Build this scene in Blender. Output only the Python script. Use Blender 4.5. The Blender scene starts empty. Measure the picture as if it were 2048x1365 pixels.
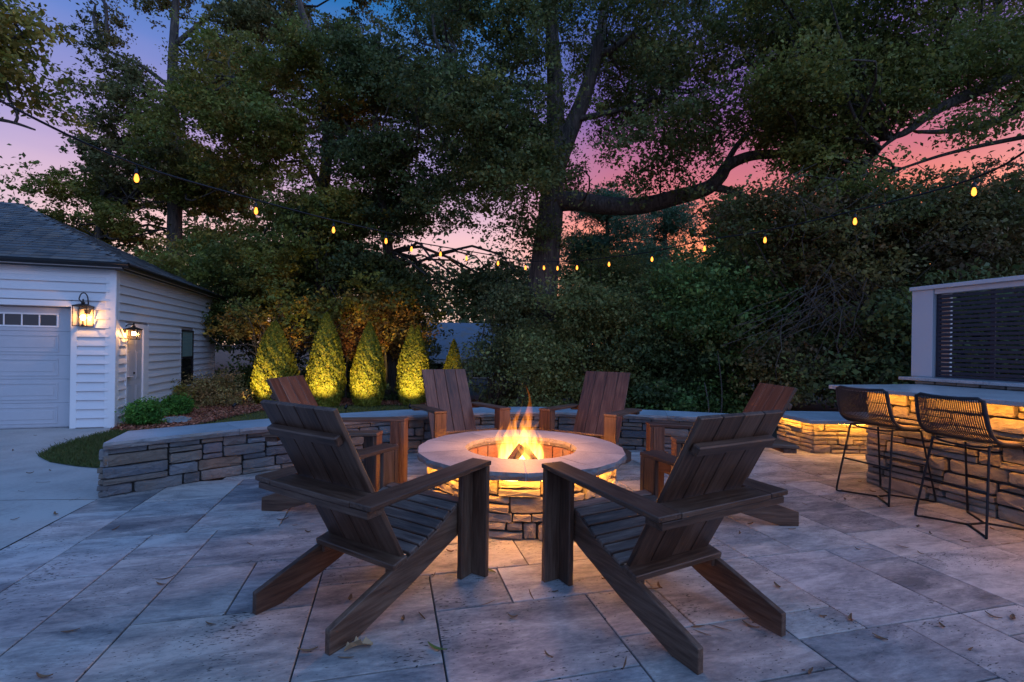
import bpy, math, random
import numpy as np
from mathutils import Vector, Matrix

random.seed(7)
SC = bpy.context.scene
COL = SC.collection
PI = math.pi

# ------------------------------------------------------------------ camera
CAM_H, FPX, ROLL, CYP = 1.35, 967.156, 0.014, 696.76      # photo is 2048 px wide
cam = bpy.data.cameras.new('camera')
cam.lens = 17.0
cam.sensor_width = 36.0
cam.shift_y = (CYP - 682.5) / 2048
cam.clip_end = 2000
cam_ob = bpy.data.objects.new('camera', cam)
COL.objects.link(cam_ob)
cam_ob.matrix_world = Matrix.Translation((0, 0, CAM_H)) @ Matrix.Rotation(PI / 2, 4, 'X') @ Matrix.Rotation(ROLL, 4, 'Z')
SC.camera = cam_ob

# ------------------------------------------------------------------ sky
W = bpy.data.worlds.new('World')
SC.world = W
W.use_nodes = True
wn, wl = W.node_tree.nodes, W.node_tree.links
bg = wn['Background']
tc = wn.new('ShaderNodeTexCoord')
sep = wn.new('ShaderNodeSeparateXYZ'); wl.new(tc.outputs['Generated'], sep.inputs[0])
nz = wn.new('ShaderNodeTexNoise'); nz.inputs['Scale'].default_value = 2.2; nz.inputs['Detail'].default_value = 3
mpw = wn.new('ShaderNodeMapping'); mpw.inputs['Scale'].default_value = (1, 1, 4)
wl.new(tc.outputs['Generated'], mpw.inputs[0]); wl.new(mpw.outputs[0], nz.inputs['Vector'])
ad = wn.new('ShaderNodeMath'); ad.operation = 'MULTIPLY_ADD'; ad.inputs[1].default_value = 0.10; 
wl.new(nz.outputs[0], ad.inputs[0]); wl.new(sep.outputs[2], ad.inputs[2])
def ramp(nodes, stops, interp='LINEAR'):
    r = nodes.new('ShaderNodeValToRGB'); cr = r.color_ramp; cr.interpolation = interp
    while len(cr.elements) < len(stops): cr.elements.new(0.5)
    for e, (p, c) in zip(cr.elements, stops):
        e.position = p; e.color = tuple(c) + ((1,) if len(c) == 3 else ())
    return r
cool = ramp(wn, [(0.0, (.85, .56, .42)), (.20, (.74, .46, .40)), (.28, (.66, .41, .45)), (.38, (.33, .25, .46)),
                 (.50, (.11, .17, .44)), (.62, (.02, .12, .34)), (1.0, (.03, .14, .42))])
warm = ramp(wn, [(0.0, (.95, .34, .12)), (.20, (.92, .31, .12)), (.28, (.78, .22, .13)), (.37, (.44, .13, .18)),
                 (.48, (.17, .09, .27)), (.62, (.04, .09, .32)), (1.0, (.03, .14, .42))])
away = ramp(wn, [(0.0, (.30, .34, .56)), (.25, (.22, .30, .58)), (.55, (.07, .19, .48)), (1.0, (.03, .14, .42))])
for r_ in (cool, warm, away): wl.new(ad.outputs[0], r_.inputs[0])
dt = wn.new('ShaderNodeVectorMath'); dt.operation = 'DOT_PRODUCT'; dt.inputs[1].default_value = (.45, .89, 0)
flat_ = wn.new('ShaderNodeVectorMath'); flat_.operation = 'MULTIPLY'; flat_.inputs[1].default_value = (1, 1, 0)
nrm_ = wn.new('ShaderNodeVectorMath'); nrm_.operation = 'NORMALIZE'
wl.new(tc.outputs['Generated'], flat_.inputs[0]); wl.new(flat_.outputs[0], nrm_.inputs[0]); wl.new(nrm_.outputs[0], dt.inputs[0])
def sky_mix(lo, hi, c1, c2):
    az = wn.new('ShaderNodeMapRange'); az.interpolation_type = 'SMOOTHSTEP'
    az.inputs['From Min'].default_value = lo; az.inputs['From Max'].default_value = hi
    wl.new(dt.outputs['Value'], az.inputs[0])
    m_ = wn.new('ShaderNodeMixRGB'); wl.new(az.outputs[0], m_.inputs[0]); wl.new(c1, m_.inputs[1]); wl.new(c2, m_.inputs[2]); return m_.outputs[0]
sky1 = sky_mix(-.1, .5, away.outputs[0], cool.outputs[0])
sky2 = sky_mix(.86, .98, sky1, warm.outputs[0])
wl.new(sky2, bg.inputs[0]); bg.inputs[1].default_value = 1.12

# broad, cool dusk light from high behind the camera
sun = bpy.data.lights.new('sun', 'SUN'); sun.energy = 1.15; sun.angle = math.radians(80); sun.color = (.40, .59, 1.0)
sun_ob = bpy.data.objects.new('sun', sun); COL.objects.link(sun_ob)
sun_ob.rotation_euler = Vector((-.56, .46, -.68)).to_track_quat('-Z', 'Y').to_euler()

SC.render.engine = 'CYCLES'
SC.view_settings.view_transform = 'Standard'
SC.view_settings.look = 'None'
SC.view_settings.exposure = 0.35
SC.view_settings.gamma = 1.0
SC.cycles.use_denoising = True
SC.cycles.max_bounces = 5
SC.cycles.diffuse_bounces = 3
SC.cycles.transparent_max_bounces = 12
SC.cycles.sample_clamp_indirect = 4.0
SC.cycles.caustics_reflective = False
SC.cycles.caustics_refractive = False

# ------------------------------------------------------------------ pixel helpers (directions only)
_c, _s = math.cos(ROLL), math.sin(ROLL)
def ray(px, py):
    du, dv = px - 1024, py - CYP
    return Vector(((du * _c + dv * _s) / FPX, 1.0, -(-du * _s + dv * _c) / FPX))
def gnd(px, py, z=0.0):
    r = ray(px, py); return Vector((0, 0, CAM_H)) + r * ((z - CAM_H) / r.z)
def at(px, py, Y):
    return Vector((0, 0, CAM_H)) + ray(px, py) * Y
def onplane(px, py, o, n):
    r = ray(px, py); C = Vector((0, 0, CAM_H)); return C + r * ((Vector(o) - C).dot(n) / r.dot(n))

# ------------------------------------------------------------------ object helpers
def tag(o, label=None, cat=None, group=None, kind=None):
    if label: o['label'] = label
    if cat: o['category'] = cat
    if group: o['group'] = group
    if kind: o['kind'] = kind
    return o
def empty(name, loc=(0, 0, 0), rz=0.0, label=None, cat=None, group=None):
    o = bpy.data.objects.new(name, None); COL.objects.link(o)
    o.location = loc; o.rotation_euler = (0, 0, rz); o.empty_display_size = .1
    return tag(o, label, cat, group)
def link(name, me, parent=None, mat=None, mw=None):
    o = bpy.data.objects.new(name, me); COL.objects.link(o)
    if mat is not None and not me.materials: me.materials.append(mat)
    if parent is not None: o.parent = parent
    if mw is not None: o.matrix_local = mw
    return o
def pydata(name, V, Fc, mat=None, parent=None, smooth=False, mw=None):
    me = bpy.data.meshes.new(name); me.from_pydata([tuple(v) for v in V], [], Fc); me.update()
    if smooth:
        me.polygons.foreach_set('use_smooth', [True] * len(me.polygons))
    return link(name, me, parent, mat, mw)
def copy_tree(o, parent=None):
    c = o.copy(); COL.objects.link(c); c.parent = parent
    for ch in o.children: copy_tree(ch, c)
    return c
def cbox_data(sx, sy, sz, b=0.004):
    b = min(b, sx * .3, sy * .3, sz * .3)
    hx, hy, hz = sx / 2, sy / 2, sz / 2
    V, idx = [], {}
    for x in (-1, 1):
        for y in (-1, 1):
            for z in (-1, 1):
                for k, p in enumerate(((x * hx, y * (hy - b), z * (hz - b)), (x * (hx - b), y * hy, z * (hz - b)), (x * (hx - b), y * (hy - b), z * hz))):
                    idx[(x, y, z, k)] = len(V); V.append(p)
    g = lambda *a: idx[a]
    Fc = []
    for s in (-1, 1):
        o = 1 if s > 0 else -1
        Fc += [[g(s, -1, -1, 0), g(s, 1, -1, 0), g(s, 1, 1, 0), g(s, -1, 1, 0)][::o],
               [g(-1, s, -1, 1), g(-1, s, 1, 1), g(1, s, 1, 1), g(1, s, -1, 1)][::o],
               [g(-1, -1, s, 2), g(1, -1, s, 2), g(1, 1, s, 2), g(-1, 1, s, 2)][::o]]
    for a in (-1, 1):
        for c in (-1, 1):
            o = 1 if a * c > 0 else -1
            Fc += [[g(a, c, -1, 0), g(a, c, -1, 1), g(a, c, 1, 1), g(a, c, 1, 0)][::o],
                   [g(a, -1, c, 0), g(a, 1, c, 0), g(a, 1, c, 2), g(a, -1, c, 2)][::o][::-1][::-1],
                   [g(-1, a, c, 1), g(-1, a, c, 2), g(1, a, c, 2), g(1, a, c, 1)][::o]]
    for x in (-1, 1):
        for y in (-1, 1):
            for z in (-1, 1):
                o = 1 if x * y * z > 0 else -1
                Fc.append([g(x, y, z, 0), g(x, y, z, 1), g(x, y, z, 2)][::o])
    return V, Fc
_cb = {}
def cbox_mesh(sx, sy, sz, b, mat):
    k = (round(sx, 4), round(sy, 4), round(sz, 4), round(b, 4), mat.name)
    if k not in _cb:
        V, Fc = cbox_data(sx, sy, sz, b)
        me = bpy.data.meshes.new('board'); me.from_pydata(V, [], Fc)
        bm_fix(me); me.materials.append(mat); _cb[k] = me
    return _cb[k]
def bm_fix(me):
    import bmesh
    bm = bmesh.new(); bm.from_mesh(me); bmesh.ops.recalc_face_normals(bm, faces=bm.faces); bm.to_mesh(me); bm.free(); me.update()
def box(name, parent, mat, c, s, b=0.004, rot=None):
    """axis-aligned chamfered box in the parent's frame"""
    m = Matrix.Translation(c)
    if rot is not None: m = m @ rot
    return link(name, cbox_mesh(*s, b, mat), parent, None, m)
def beam(name, parent, mat, p0, p1, wdir, w, t, b=0.004):
    """board from p0 to p1, long axis = local x, width along wdir = local y, thickness = local z"""
    p0, p1 = Vector(p0), Vector(p1)
    ex = (p1 - p0).normalized(); ey = Vector(wdir); ey = (ey - ex * ey.dot(ex)).normalized(); ez = ex.cross(ey)
    m = Matrix.Identity(4)
    for i, v in enumerate((ex, ey, ez)):
        for j in range(3): m[j][i] = v[j]
    m = Matrix.Translation((p0 + p1) / 2) @ m
    return link(name, cbox_mesh((p1 - p0).length, w, t, b, mat), parent, None, m)
def prism(name, parent, mat, poly, t, mw, bev=0.003):
    """polygon in local xy extruded from z=0 to z=t"""
    import bmesh
    bm = bmesh.new()
    vs = [bm.verts.new((x, y, 0)) for x, y in poly]
    f = bm.faces.new(vs)
    r = bmesh.ops.extrude_face_region(bm, geom=[f])
    bmesh.ops.translate(bm, verts=[v for v in r['geom'] if isinstance(v, bmesh.types.BMVert)], vec=(0, 0, t))
    bmesh.ops.recalc_face_normals(bm, faces=bm.faces)
    if bev: bmesh.ops.bevel(bm, geom=bm.edges[:], offset=bev, segments=1, affect='EDGES')
    me = bpy.data.meshes.new(name); bm.to_mesh(me); bm.free()
    return link(name, me, parent, mat, mw)
def tube_data(pts, rads, n=8, caps=True):
    pts = [Vector(p) for p in pts]
    if not hasattr(rads, '__len__'): rads = [rads] * len(pts)
    V, Fc = [], []
    up = Vector((0, 0, 1)); prev = None
    for i, p in enumerate(pts):
        t = (pts[min(i + 1, len(pts) - 1)] - pts[max(i - 1, 0)]).normalized()
        if prev is None:
            a = t.cross(up if abs(t.z) < .9 else Vector((1, 0, 0))).normalized()
        else:
            a = (prev - t * prev.dot(t)).normalized()
        prev = a; b = t.cross(a)
        for k in range(n):
            an = 2 * PI * k / n
            V.append(p + (a * math.cos(an) + b * math.sin(an)) * rads[i])
    for i in range(len(pts) - 1):
        for k in range(n):
            Fc.append([i * n + k, i * n + (k + 1) % n, (i + 1) * n + (k + 1) % n, (i + 1) * n + k])
    if caps:
        Fc.append(list(range(n))[::-1]); Fc.append([(len(pts) - 1) * n + k for k in range(n)])
    return V, Fc
def tube(name, parent, mat, pts, r, n=8, smooth=True):
    V, Fc = tube_data(pts, r, n); return pydata(name, V, Fc, mat, parent, smooth)
def multi(name, parent, mat, datas, smooth=False):
    V, Fc = [], []
    for v, f in datas:
        o = len(V); V += list(v); Fc += [[i + o for i in q] for q in f]
    return pydata(name, V, Fc, mat, parent, smooth)
def lathe(name, parent, mat, prof, n=16, loc=(0, 0, 0), smooth=True):
    V, Fc = [], []
    for r, z in prof:
        for k in range(n):
            a = 2 * PI * k / n; V.append((loc[0] + r * math.cos(a), loc[1] + r * math.sin(a), loc[2] + z))
    for i in range(len(prof) - 1):
        for k in range(n):
            Fc.append([i * n + k, i * n + (k + 1) % n, (i + 1) * n + (k + 1) % n, (i + 1) * n + k])
    Fc.append(list(range(n))[::-1]); Fc.append([(len(prof) - 1) * n + k for k in range(n)])
    return pydata(name, V, Fc, mat, parent, smooth)
def catmull(P, n=8):
    P = [Vector(p) for p in P]; out = []
    for i in range(len(P) - 1):
        a, b, c, d = P[max(i - 1, 0)], P[i], P[i + 1], P[min(i + 2, len(P) - 1)]
        for k in range(n):
            t = k / n
            out.append(.5 * ((2 * b) + (c - a) * t + (2 * a - 5 * b + 4 * c - d) * t * t + (3 * b - a - 3 * c + d) * t ** 3))
    out.append(P[-1]); return out
def frame(ex, ey, o):
    ex, ey = Vector(ex).normalized(), Vector(ey).normalized(); ez = ex.cross(ey)
    m = Matrix.Identity(4)
    for i, v in enumerate((ex, ey, ez)):
        for j in range(3): m[j][i] = v[j]
    return Matrix.Translation(o) @ m

# ------------------------------------------------------------------ materials
def mat_new(name):
    m = bpy.data.materials.new(name); m.use_nodes = True
    return m, m.node_tree.nodes, m.node_tree.links, m.node_tree.nodes['Principled BSDF']
def N(nd, t, **kw):
    n = nd.new(t)
    for k, v in kw.items():
        if k in n.inputs: n.inputs[k].default_value = v
        else: setattr(n, k, v)
    return n
def plain(name, col, rough=.6, metal=0.0, spec=.5):
    m, nd, lk, b = mat_new(name)
    b.inputs['Base Color'].default_value = (*col, 1); b.inputs['Roughness'].default_value = rough
    b.inputs['Metallic'].default_value = metal; b.inputs['Specular IOR Level'].default_value = spec
    return m
def emit(name, col, s):
    m = bpy.data.materials.new(name); m.use_nodes = True; nd, lk = m.node_tree.nodes, m.node_tree.links
    nd.clear(); e = nd.new('ShaderNodeEmission'); e.inputs[0].default_value = (*col, 1); e.inputs[1].default_value = s
    o = nd.new('ShaderNodeOutputMaterial'); lk.new(e.outputs[0], o.inputs[0]); return m
def bump(nd, lk, b, src, strength, dist):
    bp = N(nd, 'ShaderNodeBump', Strength=strength, Distance=dist)
    lk.new(src, bp.inputs['Height']); lk.new(bp.outputs[0], b.inputs['Normal']); return bp
def obj_coords(nd, lk, scale=(1, 1, 1), rnd=True):
    t = nd.new('ShaderNodeTexCoord'); mp = N(nd, 'ShaderNodeMapping', Scale=scale)
    lk.new(t.outputs['Object'], mp.inputs[0])
    if rnd:
        oi = nd.new('ShaderNodeObjectInfo'); mm = N(nd, 'ShaderNodeMath', operation='MULTIPLY'); mm.inputs[1].default_value = 37.0
        lk.new(oi.outputs['Random'], mm.inputs[0]); lk.new(mm.outputs[0], mp.inputs['Location'])
    return mp.outputs[0]
def wood(name, stops, rough=.5, spec=.4):
    m, nd, lk, b = mat_new(name)
    v = obj_coords(nd, lk, (2.2, 28, 28))
    n1 = N(nd, 'ShaderNodeTexNoise', Scale=2.0, Detail=6.0, Roughness=.65); lk.new(v, n1.inputs['Vector'])
    v2 = obj_coords(nd, lk, (.6, 1.6, 1.6))
    n2 = N(nd, 'ShaderNodeTexNoise', Scale=3.0, Detail=3.0); lk.new(v2, n2.inputs['Vector'])
    oi = nd.new('ShaderNodeObjectInfo')
    a = N(nd, 'ShaderNodeMath', operation='MULTIPLY_ADD'); a.inputs[1].default_value = .7; lk.new(n1.outputs[0], a.inputs[0])
    c = N(nd, 'ShaderNodeMath', operation='MULTIPLY_ADD'); c.inputs[1].default_value = .35; lk.new(n2.outputs[0], c.inputs[0])
    d = N(nd, 'ShaderNodeMath', operation='MULTIPLY_ADD'); d.inputs[1].default_value = .16; d.inputs[2].default_value = -.11
    lk.new(oi.outputs['Random'], d.inputs[0]); lk.new(d.outputs[0], c.inputs[2]); lk.new(c.outputs[0], a.inputs[2])
    r = ramp(nd, stops); lk.new(a.outputs[0], r.inputs[0]); lk.new(r.outputs[0], b.inputs['Base Color'])
    b.inputs['Roughness'].default_value = rough; b.inputs['Specular IOR Level'].default_value = spec
    bump(nd, lk, b, n1.outputs[0], .5, .003)
    return m
M_WOOD = wood('dark_wood', [(.30, (.024, .012, .008)), (.48, (.084, .041, .025)), (.72, (.18, .110, .074))], .44)
M_WOODSEAT = wood('skylit_weathered_wood', [(.30, (.022, .013, .010)), (.48, (.10, .060, .044)), (.72, (.25, .185, .148))], .5)  # paler copy for upward slats: weathered wood with skylight mixed into the colour

def stone_mat(name, stops, bumpd=.012, scale=14, rough=.8, tint=(.26, .20, .15)):
    m, nd, lk, b = mat_new(name)
    v = obj_coords(nd, lk, (1, 1, 1.8))
    oi = nd.new('ShaderNodeObjectInfo')
    n1 = N(nd, 'ShaderNodeTexNoise', Scale=scale, Detail=7.0, Roughness=.62, Distortion=.6); lk.new(v, n1.inputs['Vector'])
    n2 = N(nd, 'ShaderNodeTexNoise', Scale=3.5, Detail=3.0); lk.new(v, n2.inputs['Vector'])
    r = ramp(nd, stops); lk.new(oi.outputs['Random'], r.inputs[0])
    r2 = ramp(nd, [(.25, (.45, .43, .42)), (.5, (.95, .95, .95)), (.8, (1.45, 1.38, 1.28))]); lk.new(n1.outputs[0], r2.inputs[0])
    mx = N(nd, 'ShaderNodeMixRGB', blend_type='MULTIPLY'); mx.inputs[0].default_value = .85
    lk.new(r.outputs[0], mx.inputs[1]); lk.new(r2.outputs[0], mx.inputs[2])
    r3 = ramp(nd, [(.45, (0, 0, 0)), (.7, (.7, .7, .7))]); lk.new(n2.outputs[0], r3.inputs[0])
    mx2 = N(nd, 'ShaderNodeMixRGB'); lk.new(r3.outputs[0], mx2.inputs[0]); lk.new(mx.outputs[0], mx2.inputs[1])
    mx2.inputs[2].default_value = (*tint, 1)
    lk.new(mx2.outputs[0], b.inputs['Base Color']); b.inputs['Roughness'].default_value = rough
    bump(nd, lk, b, n1.outputs[0], .9, bumpd)
    return m
M_STONE = stone_mat('ledge_stone', [(0, (.07, .085, .11)), (.18, (.19, .195, .21)), (.36, (.17, .125, .09)), (.52, (.25, .235, .22)), (.68, (.08, .095, .12)), (.84, (.20, .16, .125)), (1, (.10, .10, .11))], .02, tint=(.15, .12, .095))
M_STONET = stone_mat('tan_ledge_stone', [(0, (.22, .19, .16)), (.25, (.34, .28, .22)), (.5, (.24, .22, .21)), (.75, (.40, .33, .26)), (1, (.28, .22, .16))], .018)
M_MORTAR = plain('mortar', (.045, .04, .036), .95)

def slab_mat(name, c1, c2, rough=.55, sc=2.2, speck=.5):
    m, nd, lk, b = mat_new(name)
    v = obj_coords(nd, lk)
    n1 = N(nd, 'ShaderNodeTexNoise', Scale=sc, Detail=5.0, Roughness=.6, Distortion=.5); lk.new(v, n1.inputs['Vector'])
    n2 = N(nd, 'ShaderNodeTexNoise', Scale=70.0, Detail=3.0); lk.new(v, n2.inputs['Vector'])
    a = N(nd, 'ShaderNodeMath', operation='MULTIPLY_ADD'); a.inputs[1].default_value = speck
    lk.new(n2.outputs[0], a.inputs[0]); lk.new(n1.outputs[0], a.inputs[2])
    r = ramp(nd, [(.45 + speck * .2, c1), (.65 + speck * .55, c2)]); lk.new(a.outputs[0], r.inputs[0])
    lk.new(r.outputs[0], b.inputs['Base Color']); b.inputs['Roughness'].default_value = rough
    bump(nd, lk, b, n2.outputs[0], .25, .002)
    return m
M_BLUESTONE = slab_mat('bluestone', (.20, .25, .28), (.34, .41, .45), .5)
M_PITCAP = slab_mat('pit_capstone', (.22, .22, .235), (.38, .37, .375), .6)
M_ROCKFACE = stone_mat('rock_faced_edge', [(0, (.20, .20, .21)), (1, (.27, .26, .26))], .02, 11)
M_GRANITE = slab_mat('grey_granite', (.26, .26, .27), (.48, .47, .46), .28, 5.0, .9)
M_JOINT = plain('pale_joint', (.55, .52, .50), .9)

# travertine
def travertine():
    m, nd, lk, b = mat_new('travertine')
    v = obj_coords(nd, lk)
    vs = obj_coords(nd, lk, (1, 2.6, 1))
    oi = nd.new('ShaderNodeObjectInfo')
    n1 = N(nd, 'ShaderNodeTexNoise', Scale=2.6, Detail=9.0, Roughness=.68, Distortion=.5); lk.new(vs, n1.inputs['Vector'])
    n2 = N(nd, 'ShaderNodeTexNoise', Scale=20.0, Detail=6.0, Roughness=.75); lk.new(vs, n2.inputs['Vector'])
    n3 = N(nd, 'ShaderNodeTexNoise', Scale=38.0, Detail=2.0, Roughness=.5); lk.new(vs, n3.inputs['Vector'])
    n4 = N(nd, 'ShaderNodeTexNoise', Scale=2.8, Detail=2.0); lk.new(v, n4.inputs['Vector'])
    r1 = ramp(nd, [(.32, (.11, .11, .115)), (.45, (.22, .21, .205)), (.56, (.33, .305, .285)), (.72, (.52, .48, .44))])
    a = N(nd, 'ShaderNodeMath', operation='MULTIPLY_ADD'); a.inputs[1].default_value = .46; lk.new(n2.outputs[0], a.inputs[0])
    s = N(nd, 'ShaderNodeMath', operation='MULTIPLY_ADD'); s.inputs[1].default_value = .19; s.inputs[2].default_value = -.285
    lk.new(oi.outputs['Random'], s.inputs[0]); lk.new(s.outputs[0], a.inputs[2])
    a2 = N(nd, 'ShaderNodeMath', operation='ADD'); lk.new(n1.outputs[0], a2.inputs[0]); lk.new(a.outputs[0], a2.inputs[1])
    lk.new(a2.outputs[0], r1.inputs[0])
    # pits: small holes gathered in patches
    p = N(nd, 'ShaderNodeMath', operation='MULTIPLY_ADD'); p.inputs[1].default_value = .45; lk.new(n4.outputs[0], p.inputs[0]); lk.new(n3.outputs[0], p.inputs[2])
    rp = ramp(nd, [(.905, (0, 0, 0)), (.945, (1, 1, 1))]); lk.new(p.outputs[0], rp.inputs[0])
    mx = N(nd, 'ShaderNodeMixRGB'); lk.new(rp.outputs[0], mx.inputs[0]); lk.new(r1.outputs[0], mx.inputs[1]); mx.inputs[2].default_value = (.035, .03, .028, 1)
    hs = N(nd, 'ShaderNodeMixRGB', blend_type='MULTIPLY'); hs.inputs[0].default_value = .5
    ro = ramp(nd, [(0, (1.02, .90, .80)), (.5, (.86, .92, 1.05)), (1, (1.0, .96, .93))])
    sh = N(nd, 'ShaderNodeMath', operation='FRACT'); mu = N(nd, 'ShaderNodeMath', operation='MULTIPLY'); mu.inputs[1].default_value = 7.3
    lk.new(oi.outputs['Random'], mu.inputs[0]); lk.new(mu.outputs[0], sh.inputs[0]); lk.new(sh.outputs[0], ro.inputs[0])
    lk.new(mx.outputs[0], hs.inputs[1]); lk.new(ro.outputs[0], hs.inputs[2])
    lk.new(hs.outputs[0], b.inputs['Base Color'])
    rr = ramp(nd, [(.3, (.75,) * 3), (.7, (.55,) * 3)]); lk.new(n1.outputs[0], rr.inputs[0]); lk.new(rr.outputs[0], b.inputs['Roughness'])
    inv = N(nd, 'ShaderNodeMath', operation='SUBTRACT'); lk.new(n2.outputs[0], inv.inputs[0]); lk.new(rp.outputs[0], inv.inputs[1])
    bump(nd, lk, b, inv.outputs[0], .35, .006)
    return m
M_TRAV = travertine()
M_GROUT = plain('grout', (.05, .047, .045), .95)
def noise_mat(name, stops, scale, rough=.9, detail=6, bd=.01, bs=.6):
    m, nd, lk, b = mat_new(name)
    g = nd.new('ShaderNodeNewGeometry')
    n1 = N(nd, 'ShaderNodeTexNoise', Scale=scale, Detail=float(detail), Roughness=.65); lk.new(g.outputs['Position'], n1.inputs['Vector'])
    n2 = N(nd, 'ShaderNodeTexNoise', Scale=scale * .06, Detail=4.0); lk.new(g.outputs['Position'], n2.inputs['Vector'])
    a = N(nd, 'ShaderNodeMath', operation='MULTIPLY_ADD'); a.inputs[1].default_value = .6; lk.new(n2.outputs[0], a.inputs[0])
    h = N(nd, 'ShaderNodeMath', operation='MULTIPLY'); h.inputs[1].default_value = .5; lk.new(n1.outputs[0], h.inputs[0]); lk.new(h.outputs[0], a.inputs[2])
    r = ramp(nd, stops); lk.new(a.outputs[0], r.inputs[0]); lk.new(r.outputs[0], b.inputs['Base Color'])
    b.inputs['Roughness'].default_value = rough; bump(nd, lk, b, n1.outputs[0], bs, bd); return m
M_CONC = noise_mat('driveway_concrete', [(.38, (.30, .29, .28)), (.62, (.42, .41, .39))], 30, .8, 6, .003, .4)
M_SOIL = noise_mat('woodland_floor', [(.4, (.02, .018, .012)), (.65, (.06, .05, .03))], 12)
M_MULCH = noise_mat('mulch_bed', [(.4, (.06, .028, .020)), (.65, (.17, .08, .055))], 40, .95, 6, .03, 1.0)
M_TURF = noise_mat('turf_soil', [(.4, (.03, .05, .015)), (.65, (.07, .09, .03))], 20)
M_WHITE = noise_mat('white_paint', [(.3, (.66, .67, .69)), (.7, (.74, .74, .75))], 8, .5, 4, .001, .2)
M_DOORW = noise_mat('shaded_door_paint', [(.3, (.44, .45, .48)), (.7, (.50, .51, .54))], 8, .5, 4, .001, .2)  # greyer than the siding: door paint with the recess shade put into its colour
M_TRIM = plain('white_trim', (.80, .80, .80), .45)
M_GREYTRIM = plain('grey_painted_post', (.55, .56, .58), .55)
M_BLACK = plain('black_metal', (.014, .014, .018), .45, .3)
M_BRONZE = plain('dark_bronze', (.03, .022, .018), .4, .6)
M_NAVY = plain('charcoal_blue_slat', (.012, .018, .036), .45)
M_GUTTER = plain('black_gutter', (.012, .011, .011), .4)
M_ROPE = noise_mat('charcoal_rope', [(.3, (.018, .016, .018)), (.7, (.04, .035, .036))], 300, .8, 2, .002, .6)
M_CUSH = plain('tan_seat', (.22, .15, .09), .85)
M_SHINGLE = stone_mat('asphalt_shingle', [(0, (.075, .085, .095)), (.5, (.11, .12, .13)), (1, (.15, .16, .17))], .004, 60, .9)
M_PANE = plain('dark_glass', (.012, .013, .016), .06, 0, .8)
M_CURTAIN = plain('pale_blind', (.20, .30, .26), .6)
def glass():
    m = bpy.data.materials.new('clear_lantern_glass'); m.use_nodes = True; nd, lk = m.node_tree.nodes, m.node_tree.links; nd.clear()
    t = nd.new('ShaderNodeBsdfTransparent'); t.inputs[0].default_value = (1, .93, .82, 1)
    g = nd.new('ShaderNodeBsdfGlossy'); g.inputs[1].default_value = .05
    f = nd.new('ShaderNodeFresnel'); f.inputs[0].default_value = 1.35
    mx = nd.new('ShaderNodeMixShader'); o = nd.new('ShaderNodeOutputMaterial')
    lk.new(f.outputs[0], mx.inputs[0]); lk.new(t.outputs[0], mx.inputs[1]); lk.new(g.outputs[0], mx.inputs[2]); lk.new(mx.outputs[0], o.inputs[0]); return m
M_GLASS = glass()
M_BULB = emit('lit_filament_bulb', (1, .30, .04), 2.8)
M_LANT = emit('lit_lantern_bulb', (1, .50, .16), 170)
M_LED = emit('warm_led_strip', (1, .40, .045), 120)
def bark(name, c1, c2):
    m, nd, lk, b = mat_new(name); g = nd.new('ShaderNodeNewGeometry')
    mp = N(nd, 'ShaderNodeMapping', Scale=(14, 14, 1.6)); lk.new(g.outputs['Position'], mp.inputs[0])
    n1 = N(nd, 'ShaderNodeTexNoise', Scale=1.0, Detail=6.0, Roughness=.7, Distortion=.8); lk.new(mp.outputs[0], n1.inputs['Vector'])
    r = ramp(nd, [(.35, c1), (.65, c2)]); lk.new(n1.outputs[0], r.inputs[0]); lk.new(r.outputs[0], b.inputs['Base Color'])
    b.inputs['Roughness'].default_value = .9; bump(nd, lk, b, n1.outputs[0], 1.0, .05); return m
M_BARK = bark('oak_bark', (.03, .023, .019), (.15, .115, .09))
M_TWIG = bark('pale_twig', (.06, .045, .035), (.16, .125, .10))
def leafmat(name, trans=.35, rough=.6, spec=.3):
    m = bpy.data.materials.new(name); m.use_nodes = True; nd, lk = m.node_tree.nodes, m.node_tree.links; nd.clear()
    at_ = nd.new('ShaderNodeVertexColor'); at_.layer_name = 'Col'
    p = nd.new('ShaderNodeBsdfPrincipled'); p.inputs['Roughness'].default_value = rough; p.inputs['Specular IOR Level'].default_value = spec
    t = nd.new('ShaderNodeBsdfTranslucent'); mx = nd.new('ShaderNodeMixShader'); mx.inputs[0].default_value = trans
    o = nd.new('ShaderNodeOutputMaterial')
    lk.new(at_.outputs[0], p.inputs['Base Color']); lk.new(at_.outputs[0], t.inputs[0])
    lk.new(p.outputs[0], mx.inputs[1]); lk.new(t.outputs[0], mx.inputs[2]); lk.new(mx.outputs[0], o.inputs[0]); return m
M_LEAF = leafmat('leaf')
M_CHIP = leafmat('chip', 0.0, .9, .1)

# ------------------------------------------------------------------ terrain
def T(x, y):
    d = ((x + 3.3) * -.64 + (y - 3.9) * .77) / 5.0
    d = min(max(d, 0.0), 1.0)
    return -.25 * d * d * (3 - 2 * d)
xs = [-400, -120, -60, -30] + list(np.arange(-18, 18.01, .75)) + [30, 60, 120, 400]
ys = [-60, -20, -6] + list(np.arange(-2, 26.01, .75)) + [34, 60, 120, 400, 900]
V = [(x, y, T(x, y) - .035) for y in ys for x in xs]
nx = len(xs)
Fc = [[j * nx + i, j * nx + i + 1, (j + 1) * nx + i + 1, (j + 1) * nx + i] for j in range(len(ys) - 1) for i in range(nx - 1)]
tag(pydata('ground', V, Fc, M_SOIL, smooth=True), kind='structure')

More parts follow.
